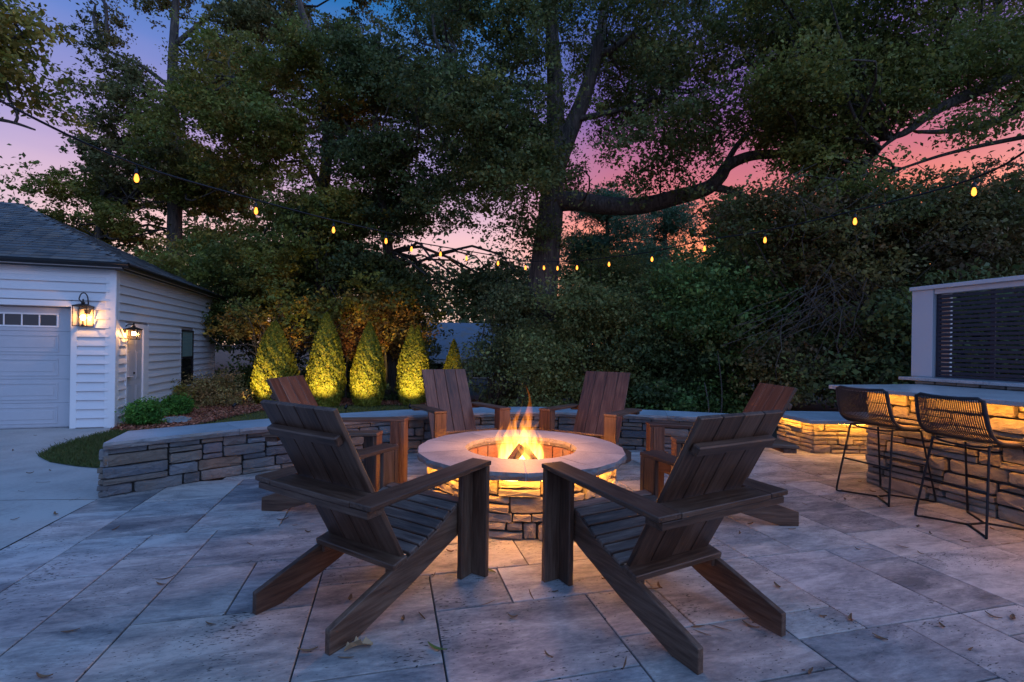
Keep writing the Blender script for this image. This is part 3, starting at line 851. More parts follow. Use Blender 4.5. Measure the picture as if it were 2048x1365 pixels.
# ------------------------------------------------------------------ adirondack chairs
def make_chair():
    t = empty('adirondack_chair')
    top = [(0, .109), (.145, .158), (.34, .222), (.48, .262), (.60, .298), (.70, .337), (.78, .382), (.86, .414), (.945, .430)]
    bot = [(.945, .275), (.49, .107), (.14, 0), (0.0, 0.0)]
    poly = [(v, w) for v, w in top] + bot
    for s in (-1, 1):
        # local x = forward, local y = up, extruded sideways
        m = frame((0, 1, 0), (0, 0, 1), (.27 if s > 0 else -.304, 0, 0))
        prism('side_rail', t, M_WOOD, poly, .034, m)
    # seat slats follow the dished rails
    P2 = [Vector((0, v, w)) for v, w in top[3:]]
    seg = [0.0]
    for a, b in zip(P2, P2[1:]): seg.append(seg[-1] + (b - a).length)
    Ls = seg[-1]; ns = 7; pitch = Ls / ns
    for k in range(ns):
        q = pitch * (k + .5); i = 0
        while i < len(seg) - 2 and seg[i + 1] < q: i += 1
        d = (P2[i + 1] - P2[i]).normalized(); p = P2[i] + d * (q - seg[i]); nrm = Vector((1, 0, 0)).cross(d)
        p = p + nrm * .0125
        beam('seat_slat', t, M_WOODSEAT, p + Vector((-.306, 0, 0)), p + Vector((.306, 0, 0)), d, pitch - .009, .022, .004)
    lo, hi = Vector((0, .440, .262)), Vector((0, .013, 1.063))
    bd = (hi - lo).normalized(); bn = Vector((1, 0, 0)).cross(bd) * -1     # towards the sitter
    if bn.y < 0: bn = -bn
    for k in range(4):
        u = (k - 1.5) * .1445
        c = bn * .0125 + Vector((u, 0, 0))
        beam('back_plank', t, M_WOOD, lo + c, hi + c, (1, 0, 0), .1395, .025, .003)
    pb = lo + bd * ((hi - lo).length * .835) - bn * .0205
    beam('back_batten', t, M_WOOD, pb + Vector((-.268, 0, 0)), pb + Vector((.268, 0, 0)), bd, .05, .04, .006)
    beam('back_ledge', t, M_WOOD, (-.310, .412, .253), (.310, .412, .253), (0, 1, .2), .098, .034, .004)
    for s in (-1, 1):
        box('ledge_cleat', t, M_WOOD, (s * .255, .40, .218), (.024, .06, .05), .003)
    sl = (.682 - .652) / .913
    beam('rear_rail', t, M_WOOD, (-.3105, .156, .639), (.3105, .156, .639), (0, 1, sl), .138, .026, .003)
    beam('arm_support', t, M_WOOD, (-.425, .142, .606), (.425, .142, .606), (0, 1, sl), .10, .034, .003)
    for s in (-1, 1):
        u = s * .3815
        beam('armrest', t, M_WOOD, (u, 1.0, .669), (u, .087, .639), (1, 0, 0), .139, .026, .004)
        # the front leg is two boards set as an angle
        beam('front_leg', t, M_WOOD, (s * .378, .978, .001), (s * .378, .978, .655), (1, 0, 0), .132, .034, .004)
        me_side = cbox_mesh(.652, .10, .034, .004, M_WOOD)
        link('leg_side_board', me_side, t, None, frame((0, 0, 1), (0, 1, 0), (s * .329, .910, .327)))
    return t
CH = [(-1.03, 2.264, -.569, 'dark wood adirondack chair with its back turned and a dry leaf at its foot'),
      (1.057, 2.155, .503, 'dark wood adirondack chair with its back turned, between the fire pit and the bar stools'),
      (-1.999, 4.228, -1.63, 'dark wood adirondack chair standing sideways between the seat wall end and the fire pit'),
      (2.249, 4.05, 1.549, 'dark wood adirondack chair standing sideways between the fire pit and the low lit pillar'),
      (-.867, 6.114, -2.654, 'dark wood adirondack chair facing across the fire with its back towards the arborvitae'),
      (1.209, 6.037, 2.60, 'dark wood adirondack chair facing across the fire with its back towards the dense shrubs')]
proto = make_chair()
for i, (x, y, a, lb) in enumerate(CH):
    o = proto if i == 0 else copy_tree(proto)
    o.location = (x, y, 0); o.rotation_euler = (0, 0, a)
    tag(o, lb, 'chair', 'adirondack chairs around the fire pit')
proto.name = 'adirondack_chair'

# ------------------------------------------------------------------ low pillar wall with strip light
rl = random.Random(31)
pil = empty('stone_pillar', (4.04, 6.47, 0), 0, 'low stone pillar with flat cap and warm strip light glowing under its edge', 'stone pillar')
def shifted(f, o):
    o = Vector(o); return lambda a, b, c: f(a, b, c) - o
PZ2, PT2 = .465, .055
A, B, Cc, D = (3.98, 7.2), (4.04, 6.47), (5.7, 6.50), (5.7, 7.2)
for a, b in ((A, B), (B, Cc)):
    for r in pack((Vector(a) - Vector(b)).length, PZ2 - PT2, rl): stone(pil, shifted(straight(a, b), (4.04, 6.47, 0)), r, rl, M_STONET)
box('core', pil, M_MORTAR, (.83, .37, .20), (1.58, .64, .42), .01)
cp = [(-.13, -.14), (1.75, -.12), (1.75, .8), (-.18, .8)]
prism('capstone', pil, M_BLUESTONE, cp, PT2, Matrix.Translation((0, 0, PZ2 - PT2)), .006)
box('strip_light', pil, M_LED, (.80, -.085, PZ2 - PT2 - .004), (1.6, .012, .004), .001)
box('strip_light', pil, M_LED, (-.095, .36, PZ2 - PT2 - .004), (.012, .68, .004), .001, Matrix.Rotation(.07, 4, 'Z'))

# ------------------------------------------------------------------ bar counter
BA = math.atan2(-.278, .96)          # local y runs back along the counter, local x points away from the stools
B0 = Vector((3.72, 5.04, 0))
bar_dir = Vector((-.262, .965, 0)).normalized()   # towards the far end
bar_in = Vector((bar_dir.y, -bar_dir.x, 0))       # away from the stools
bar_rz = math.atan2(bar_in.y, bar_in.x)
bar = empty('bar_counter', B0, bar_rz, 'long stone bar counter with granite top and warm light under its edge', 'bar counter')
rb = random.Random(41)
BH, BT = 1.0, .042
def bmap_front(q, z, d): return Vector((-d, q - 4.4, z))
for r in pack(4.4, BH - BT, rb, .06, .16, .48, (1, 1, 2, 2)): stone(bar, bmap_front, r, rb, M_STONET, gap=.008, proud=(-.01, .03))
def bmap_end(q, z, d): return Vector((q, d, z))
for r in pack(1.05, BH - BT, rb, .072, .14, .40): stone(bar, bmap_end, r, rb, M_STONET, gap=.008)
box('core', bar, M_MORTAR, (.56, -2.2, (BH - BT) / 2), (1.06, 4.34, BH - BT - .004), .005)
box('countertop', bar, M_GRANITE, (.45, -2.15, BH - BT / 2), (1.32, 4.86, BT), .005)
box('strip_light', bar, M_LED, (-.125, -2.15, BH - BT - .004), (.012, 4.6, .004), .001)
# raised back shelf
box('shelf_core', bar, M_MORTAR, (1.50, -2.05, .515), (.70, 4.7, 1.03), .005)
def bmap_shelf(q, z, d): return Vector((1.14 - d, q - 4.4, BH + .002 + z))
for k in range(22):
    stone(bar, bmap_shelf, (k * .216, .0, k * .216 + .21, .036), rb, M_STONET, gap=.004, proud=(0, .015))
def bmap_shelf_end(q, z, d): return Vector((1.14 + q, .315 + d, z))
for r in pack(.72, 1.03, rb, .072, .14, .36): stone(bar, bmap_shelf_end, r, rb, M_STONET, gap=.008)
box('back_shelf', bar, M_GRANITE, (1.52, -2.0, 1.057), (.86, 5.0, .036), .005)
# privacy screen on the shelf
scr = empty('privacy_screen', B0 + bar_in * 1.4 + Vector((0, 0, 1.076)), bar_rz, 'dark horizontal slat privacy screen in a white painted frame above the bar', 'screen')
pl = onplane(1822, 700, B0 + bar_in * 1.40, bar_in)
yl = (pl - B0).dot(bar_dir)
SH = 2.12 - 1.076
box('post', scr, M_GREYTRIM, (.10, yl - .12, SH / 2), (.20, .235, SH), .004)
box('post', scr, M_GREYTRIM, (.10, yl - 2.9, SH / 2), (.20, .235, SH), .004)
box('return_trim', scr, M_TRIM, (.10, yl - .305, SH / 2 - .03), (.04, .13, SH - .07), .003)
ym = (onplane(1984, 700, B0 + bar_in * 1.45, bar_in) - B0).dot(bar_dir)
box('cap_rail', scr, M_GREYTRIM, (.10, yl - 1.52, SH + .0225), (.26, 3.06, .045), .004)
box('header', scr, M_GREYTRIM, (.08, yl - 1.5, SH - .03), (.12, 2.52, .058), .003)
nsl = 19; zb, zt = .03, SH - .07
pitch = (zt - zb) / nsl
for k in range(nsl):
    box('slat', scr, M_NAVY, (.045, yl - 1.51, zb + pitch * (k + .5)), (.018, 2.46, pitch - .015), .002)
for yy in (yl - .262, ym, ym * 2 - yl + .262, ym * 3 - yl * 2 + .5):
    box('stile', scr, M_NAVY, (.064, yy, (zb + zt) / 2 - .01), (.018, .042, zt - zb + .03), .002)
box('bottom_rail', scr, M_NAVY, (.05, yl - 1.51, .016), (.03, 2.46, .03), .002)

# ------------------------------------------------------------------ bar stools
def make_stool():
    t = empty('bar_stool')
    # local x forward (to the bar), y left, z up
    R_ = .0085; sz = .665
    def rnd(pts, n=6): return pts
    for s in (-1, 1):
        # each side rod: rear foot - up - under the seat - down - front foot
        fy = .25
        rear_f, rear_t = Vector((-.29, s * fy, R_)), Vector((-.185, s * .195, sz))
        front_f, front_t = Vector((.29, s * fy, R_)), Vector((.17, s * .195, sz - .02))
        tube('leg', t, M_BLACK, catmull([rear_t + Vector((.035, 0, .002)), rear_t + Vector((.004, 0, -.006)), rear_t.lerp(rear_f, .06), rear_t.lerp(rear_f, .5), rear_t.lerp(rear_f, .94), rear_f + Vector((.012, -s * .008, 0)), rear_f + Vector((.04, -s * .03, 0))], 4), R_, 7)
        tube('leg', t, M_BLACK, catmull([front_t + Vector((-.035, 0, .002)), front_t + Vector((-.004, 0, -.006)), front_t.lerp(front_f, .06), front_t.lerp(front_f, .5), front_t.lerp(front_f, .94), front_f + Vector((-.012, -s * .008, 0)), front_f + Vector((-.04, -s * .03, 0))], 4), R_, 7)
        tube('base_rod', t, M_BLACK, [(-.255, s * .222, R_), (-.085, 0, R_)], R_, 7)
        tube('base_rod', t, M_BLACK, [(.255, s * .222, R_), (.085, 0, R_)], R_, 7)
        tube('seat_rod', t, M_BLACK, [rear_t + Vector((.03, 0, .002)), front_t + Vector((-.03, 0, .002))], R_, 7)
    tube('base_link', t, M_BLACK, [(-.088, 0, R_), (.088, 0, R_)], R_, 7)
    k = (sz - .33) / (sz - R_)
    for x0, xt, nm in ((-.29, -.185, 'rear_stretcher'), (.29, .17, 'footrest')):
        x = xt + (x0 - xt) * k; y = .195 + .055 * k
        tube(nm, t, M_BLACK, [(x, -y, .33), (x, y, .33)], R_, 7)
    for x in (-.165, .15):
        tube('seat_rod', t, M_BLACK, catmull([(x, -.195, sz - .004), (x, -.1, sz - .022), (x, .1, sz - .022), (x, .195, sz - .004)], 5), R_, 7)
    # woven shell: profile from the back's top to the front of the seat
    prof = catmull([(-.315, 1.02), (-.30, .93), (-.275, .83), (-.235, .75), (-.16, .700), (-.04, .682), (.10, .682), (.21, .692)], 5)
    prof = [Vector((p[0], p[1], 0)) if len(p) == 2 else p for p in prof]
    def halfw(i):
        f = i / (len(prof) - 1); return .235 + .012 * math.sin(PI * f)
    def sag(y, f):   # shell bows back in the middle
        return -(1 - (y / .24) ** 2)
    outl = []
    m = len(prof)
    for i in range(m):
        outl.append((prof[i], halfw(i)))
    edgeL = [Vector((p.x, h, p.y)) for p, h in outl]; edgeR = [Vector((p.x, -h, p.y)) for p, h in outl]
    top = [Vector((prof[0].x - .0 - .035 * (1 - (y / .2) ** 2), y, prof[0].y + .005 - .010 * (1 - (y / .2) ** 2))) for y in (-.2, -.1, 0, .1, .2)]
    front = [Vector((prof[-1].x + .01, y, prof[-1].y - .004)) for y in (.2, .1, 0, -.1, -.2)]
    loop = edgeL[::-1][1:-1] + [edgeL[0] + Vector((0, -.012, -.012))] + top[::-1] + [edgeR[0] + Vector((0, .012, -.012))] + edgeR[1:-1] + [edgeR[-1] + Vector((0, .012, 0))] + front[::-1] + [edgeL[-1] + Vector((0, -.012, 0))]
    loop = loop + [loop[0]]
    tube('shell_frame', t, M_ROPE, loop, .0125, 8)
    nc = 34
    for c in range(nc):
        fr = (c + .5) / nc * 2 - 1
        pts = []
        for i in range(0, m, 2):
            f = i / (m - 1); b_ = (1 - fr * fr)
            bow = .035 * b_ * (1 - f) if f < .55 else 0.0
            dip = .018 * b_ * min(1, max(0, (f - .35) * 3))
            pts.append((prof[i].x - bow, fr * (halfw(i) - .008), prof[i].y - dip))
        tube('cord', t, M_ROPE, pts, .0044, 5)
    # seat pad
    V, Fc = [], []
    ny, nxx = 8, 8
    for i in range(nxx + 1):
        for j in range(ny + 1):
            x = -.15 + .34 * i / nxx; y = -.205 + .41 * j / ny
            e = min(i, nxx - i, j, ny - j); V.append((x, y, .681 + (.0 if e == 0 else .012 if e == 1 else .016) - .014 * (1 - (y / .21) ** 2)))
    for i in range(nxx):
        for j in range(ny): Fc.append([i * (ny + 1) + j, (i + 1) * (ny + 1) + j, (i + 1) * (ny + 1) + j + 1, i * (ny + 1) + j + 1])
    pydata('seat_pad', V, Fc, M_CUSH, t, True)
    return t
st = make_stool()
st.location = (3.53, 4.56, 0); st.rotation_euler = (0, 0, bar_rz + .02)
tag(st, 'black woven cord bar stool near the free end of the bar, by the lit pillar', 'bar stool', 'bar stools along the counter')
st2 = copy_tree(st); st2.location = (3.705, 3.84, 0); st2.rotation_euler = (0, 0, bar_rz - .03)
tag(st2, 'black woven cord bar stool standing further along the counter, away from the pillar', 'bar stool', 'bar stools along the counter')
# ------------------------------------------------------------------ garage
GZ = -.25
GX, GS = Vector((.956, .292, 0)).normalized(), Vector((-.292, .956, 0)).normalized()
G0 = gnd(226, 855, GZ); G0.z = GZ
G0 = Vector((G0.x, G0.y, GZ))
gar = empty('garage', G0, math.atan2(GX.y, GX.x), 'white clapboard garage with dark hipped shingle roof, overhead door and side door', 'garage')
def gfront(px, py):
    p = onplane(px, py, G0, GS) - G0; return p.dot(GX), p.z
def gside(px, py):
    p = onplane(px, py, G0, GX) - G0; return p.dot(GS), p.z
GL, GW = 6.35, 8.5                      # side wall length, front wall width
EH = 2.96                               # soffit height over the garage floor
xd1, ztop = gfront(144, 614)            # door opening right edge and top
box('wall_core', gar, M_WHITE, (-GW / 2 - .02, GL / 2 + .10, EH / 2 - .15), (GW - .04, GL - .20, EH + .30), .01)
box('front_wall', gar, M_WHITE, (xd1 / 2 - .01, .10, EH / 2 - .15), (-xd1 - .02, .19, EH + .30), .002)
box('front_wall', gar, M_WHITE, ((xd1 - GW) / 2 - .011, .10, (EH + ztop) / 2), (GW + xd1 - .02, .188, EH - ztop), .002)
EXPO = .168
def siding_board(p0, p1, out, z):
    """a lap board from p0 to p1 (plan), bottom edge proud"""
    a, b, o = Vector((*p0, 0)), Vector((*p1, 0)), Vector((*out, 0))
    h = EXPO + .02
    V = []
    for p in (a, b):
        V += [p + o * .046 + Vector((0, 0, z)), p + o * .004 + Vector((0, 0, z + h)), p + o * -.006 + Vector((0, 0, z + h)), p + o * .002 + Vector((0, 0, z + .004))]
    c = (a + b) / 2 + Vector((0, 0, z))
    pydata('siding_board', [v - c for v in V], [[0, 4, 5, 1], [1, 5, 6, 2], [2, 6, 7, 3], [3, 7, 4, 0], [0, 1, 2, 3], [7, 6, 5, 4]], M_WHITE, gar, False, Matrix.Translation(c))
# openings on the side wall
dy0, dzt = gside(250, 656); dy1, _ = gside(283, 656); cy1, _ = gside(294, 656)
wy0, wz1 = gside(360.5, 661); wy1, wz0 = gside(383, 766)
dzt = max(dzt, 1.85)
ht = EH; row = 0; z = .02
while z < EH - .02:
    hh = z + EXPO
    # front wall: to the right of the door, full width above it
    if z > ztop + .10: siding_board((-GW, 0), (-.07, 0), (0, -1), z)
    else: siding_board((xd1 + .10, 0), (-.07, 0), (0, -1), z)
    # side wall
    spans = [(.09, GL - .09)]
    def cut(sp, a, b):
        out = []
        for s, e in sp:
            if b <= s or a >= e: out.append((s, e)); continue
            if a > s: out.append((s, a))
            if b < e: out.append((b, e))
        return out
    if z < dzt + .10: spans = cut(spans, dy0 - .02, cy1)
    if hh > wz0 - .03 and z < wz1 + .03: spans = cut(spans, wy0 - .03, wy1 + .03)
    for s, e in spans:
        if e - s > .03: siding_board((0, s), (0, e), (1, 0), z)
    z += EXPO
# trim
box('corner_board', gar, M_TRIM, (-.05, -.018, EH / 2 - .1), (.16, .036, EH + .2), .003)
box('corner_board', gar, M_TRIM, (.018, .04, EH / 2 - .1), (.036, .14, EH + .2), .003)
box('corner_board', gar, M_TRIM, (.015, GL - .05, EH / 2 - .1), (.03, .10, EH + .2), .003)
box('frieze_board', gar, M_TRIM, (-GW / 2, -.012, EH - .07), (GW, .028, .16), .003)
box('frieze_board', gar, M_TRIM, (.014, GL / 2, EH - .06), (.028, GL, .12), .003)
box('door_casing', gar, M_TRIM, (xd1 + .05, -.016, ztop / 2), (.10, .034, ztop + .0), .003)
box('door_casing', gar, M_TRIM, ((xd1 - 4.9 + .1) / 2, -.016, ztop + .052), (4.9 + xd1 + .1, .034, .10), .003)
# recessed overhead door
DX0, REC = -4.9, .16
box('door_jamb', gar, M_TRIM, (xd1 + .006, REC / 2 + .01, ztop / 2), (.012, REC, ztop), .001)
# cut a dark recess: the door stands in front of the core by building the core face back
gd = box('overhead_door', gar, M_DOORW, ((DX0 + xd1) / 2, .035 + .125, ztop / 2 - .01), (xd1 - DX0, .02, ztop - .03), .003)
nsec = 5; sh_ = (ztop - .04) / nsec
gdc = Vector(((DX0 + xd1) / 2, .035 + .125, ztop / 2 - .01))
def gpart(name, mat, c, s, b=.004):
    return box(name, gd, mat, Vector(c) - gdc, s, b)
for k in range(nsec):
    zc = .02 + sh_ * (k + .5)
    gpart('door_section', M_DOORW, ((DX0 + xd1) / 2, 0.145, zc), (xd1 - DX0 - .01, .012, sh_ - .008), .004)
    if k < nsec - 1:
        for j in range(4):
            w = 1.10; xc = xd1 - .26 - w / 2 - j * 1.17
            # raised panel: frame moulding and field
            for dx, dz, sx, sz_ in ((0, sh_ * .33, w, .03), (0, -sh_ * .33, w, .03), (w / 2 - .015, 0, .03, sh_ * .66 - .031), (-w / 2 + .015, 0, .03, sh_ * .66 - .031)):
                gpart('panel_moulding', M_DOORW, (xc + dx, 0.135, zc + dz), (sx, .012, sz_), .005)
            gpart('raised_panel', M_DOORW, (xc, 0.137, zc), (w - .13, .010, sh_ * .66 - .13), .004)
    else:
        for j in range(4):
            w = 1.10; xc = xd1 - .26 - w / 2 - j * 1.17
            for dx, dz, sx, sz_ in ((0, .10, w, .03), (0, -.13, w, .03), (w / 2 - .015, -.015, .03, .199), (-w / 2 + .015, -.015, .03, .199)):
                gpart('window_frame', M_TRIM, (xc + dx, 0.133, zc + dz), (sx, .016, sz_), .004)
            for q in range(4):
                pc = xc - w / 2 + .03 + (w - .06) * (q + .5) / 4
                gpart('pane', M_PANE, (pc, 0.137, zc - .015), ((w - .06) / 4 - .024, .006, .196), .001)
                if q < 3: gpart('muntin', M_TRIM, (pc + (w - .06) / 8, 0.134, zc - .015), (.022, .012, .196), .002)
# side door, set slightly back inside its casing
dw = dy1 - dy0
sd = box('side_door', gar, M_DOORW, (.006, (dy0 + dy1) / 2, dzt / 2), (.02, dw, dzt), .002)
sdc = Vector((.006, (dy0 + dy1) / 2, dzt / 2))
for sy in (-.25, .25):
    for z0_, z1_ in ((.10, .40), (.45, .76), (.81, .94)):
        for q, (hh_, ww_) in enumerate((((z1_ - z0_) * dzt, dw * .34), ((z1_ - z0_) * dzt - .07, dw * .34 - .07))):
            box('door_panel', sd, M_DOORW, Vector((.016 + .006 * q, (dy0 + dy1) / 2 + sy * dw, (z0_ + z1_) / 2 * dzt)) - sdc, (.008, ww_, hh_), .004)
lathe('door_knob', sd, M_BRONZE, [(.012, 0), (.028, .03), (.03, .045), (.015, .06)], 12)
sd.children[-1].matrix_local = Matrix.Translation((.012, -dw / 2 + .07, -.02)) @ Matrix.Rotation(PI / 2, 4, 'Y')
box('door_casing', gar, M_TRIM, (.022, cy1 - (cy1 - dy1) / 2, dzt / 2 + .02), (.044, cy1 - dy1, dzt + .12), .003)
box('door_casing', gar, M_TRIM, (.022, dy0 - .012, dzt / 2 + .02), (.044, .03, dzt + .12), .003)
box('door_casing', gar, M_TRIM, (.0225, (dy0 + dy1) / 2, dzt + .045), (.042, dw - .004, .09), .003)
# window
wn_ = empty('window', ((0, (wy0 + wy1) / 2, (wz0 + wz1) / 2))); wn_.parent = gar
ww, wh = wy1 - wy0, wz1 - wz0
box('pane', wn_, M_PANE, (.018, 0, -wh / 4), (.004, ww - .05, wh / 2 - .05), .001)
box('pane', wn_, M_CURTAIN, (.018, 0, wh / 4), (.004, ww - .05, wh / 2 - .05), .001)
for dy, dz, sy_, sz_ in ((0, wh / 2, ww, .045), (0, -wh / 2, ww, .05), (0, 0, ww, .04), (ww / 2 - .02, 0, .045, wh - .05), (-ww / 2 + .02, 0, .045, wh - .05)):
    box('sash', wn_, M_BLACK, (.026, dy, dz), (.03, sy_, sz_), .003)
box('casing', wn_, M_TRIM, (.014, -ww / 2 - .028, 0), (.034, .045, wh + .08), .003)
box('casing', wn_, M_TRIM, (.014, ww / 2 + .028, 0), (.034, .045, wh + .08), .003)
box('sill', wn_, M_TRIM, (.026, 0, -wh / 2 - .045), (.06, ww + .12, .035), .003)
# roof
OV = .22; RISE = .50; EZ = EH + .12
hx = GL / 2 + OV
ridge_z = EZ + RISE * hx
e0, e1, e2, e3 = Vector((OV, -OV, EZ)), Vector((OV, GL + OV, EZ)), Vector((-GW - OV, GL + OV, EZ)), Vector((-GW - OV, -OV, EZ))
r0_, r1_ = Vector((OV - hx, GL / 2, ridge_z)), Vector((-GW - OV + hx, GL / 2, ridge_z))
pydata('roof_deck', [e0, e1, e2, e3, r0_, r1_], [[3, 0, 4, 5], [0, 1, 4], [1, 2, 5, 4], [2, 3, 5], [0, 3, 2, 1]], M_SHINGLE, gar)
box('soffit', gar, M_TRIM, (-GW / 2, -OV / 2 - .01, EH + .03), (GW + .4, OV, .02), .002)
box('soffit', gar, M_TRIM, (OV / 2 + .005, GL / 2, EH + .0295), (OV, GL + .4, .02), .002)
for a, b, o in ((e3, e0, Vector((0, -1, 0))), (e0, e1, Vector((1, 0, 0)))):
    d = (b - a).normalized()
    beam('fascia', gar, M_GUTTER, a + o * -.012 + Vector((0, 0, -.07)), b + o * -.012 + Vector((0, 0, -.07)), (0, 0, 1), .13, .02, .002)
    sec = [(0, 0), (.09, 0), (.105, -.03), (.075, -.05), (.06, -.085), (0, -.085)]
    m = frame(o, (0, 0, 1), a + Vector((0, 0, .0)) - d * (.10 if d.x > .5 else .0))
    L = (b - a).length + .10
    ez = Vector(o).cross(Vector((0, 0, 1)))
    if ez.dot(d) < 0: m = frame(o, (0, 0, 1), b + d * .10)
    prism('gutter', gar, M_GUTTER, sec, L, m, 0)
# shingles: each tab its own piece on the two faces in view; the largest-showing ones are objects
def roof_courses(a, b, apexa, apexb, nrm_hint):
    """a-b eave, apexa/apexb ridge ends; yields tab quads"""
    d = (b - a).normalized(); mid = (apexa + apexb) / 2
    up = (mid - a) - d * (mid - a).dot(d); Ls = up.length; up.normalize(); nrm = d.cross(up)
    if nrm.z < 0: nrm = -nrm
    ex = .155; nc = int(Ls / ex) + 1
    for c in range(nc):
        t0 = c * ex / Ls; t1 = min((c + 1.15) * ex / Ls, 1)
        L0, R0 = a.lerp(apexa, t0), b.lerp(apexb, t0); L1, R1 = a.lerp(apexa, t1), b.lerp(apexb, t1)
        q = (c % 2) * .15; w = .30
        full = (R0 - L0).length
        while q < full:
            s0_, s1_ = q, min(q + w, full)
            yield a, d, up, nrm, c * ex, L0 + d * s0_, L0 + d * s1_, ex
            q += w + .0
    return
rs = random.Random(51)
tabs = []
for (a, b, p, q) in ((e3, e0, r1_, r0_), (e0, e1, r0_, r0_)):
    for (_, d, up, nrm, _, A_, B_, ex) in roof_courses(a, b, p, q, None):
        # keep inside the hip lines
        g = rs.uniform(.004, .012)
        w = (B_ - A_).length
        if w < .06: continue
        A2, B2 = A_ + d * .004, B_ - d * .004
        hgt = ex * 1.12
        V = [A2 + nrm * (g + .006), B2 + nrm * (g + .006), B2 + up * hgt + nrm * .003, A2 + up * hgt + nrm * .003, A2 + nrm * .001, B2 + nrm * .001]
        c = (A_ + B_) / 2
        tabs.append((((gar.matrix_basis @ c) - Vector((0, 0, CAM_H))).length, V, c))
def vis(c):
    p = gar.matrix_basis @ c
    return p.y > 1 and p.x / p.y > -1.10
tabs.sort(key=lambda t: t[0] + (0 if vis(t[2]) else 1000))
SF = [[0, 1, 2, 3], [4, 5, 1, 0]]
for dist, V, c in tabs[:300]:
    pydata('shingle', [v - c for v in V], SF, M_SHINGLE, gar, False, Matrix.Translation(c))
V, Fc = [], []
for dist, v, c in tabs[300:]:
    o = len(V); V += v; Fc += [[i + o for i in f] for f in SF]
if V: tag(pydata('shingle_field', V, Fc, M_SHINGLE, gar), kind='stuff')
for a, b in ((e0, r0_), (e1, r0_), (r0_, r1_)):
    n_ = int((b - a).length / .2)
    dd = (b - a).normalized()
    sdv = dd.cross(Vector((0, 0, 1))).normalized()
    for k in range(n_):
        p = a.lerp(b, (k + .5) / n_)
        upn = sdv.cross(dd)
        if upn.z < 0: upn = -upn
        V = [p - dd * .11 + upn * .012, p + dd * .11 + upn * .022, p - dd * .11 + sdv * .12 - Vector((0, 0, .055)) + upn * .012, p + dd * .11 + sdv * .12 - Vector((0, 0, .055)) + upn * .018,
             p - dd * .11 - sdv * .12 - Vector((0, 0, .055)) + upn * .012, p + dd * .11 - sdv * .12 - Vector((0, 0, .055)) + upn * .018]
        pydata('ridge_shingle', V, [[0, 1, 3, 2], [1, 0, 4, 5]], M_SHINGLE, gar)

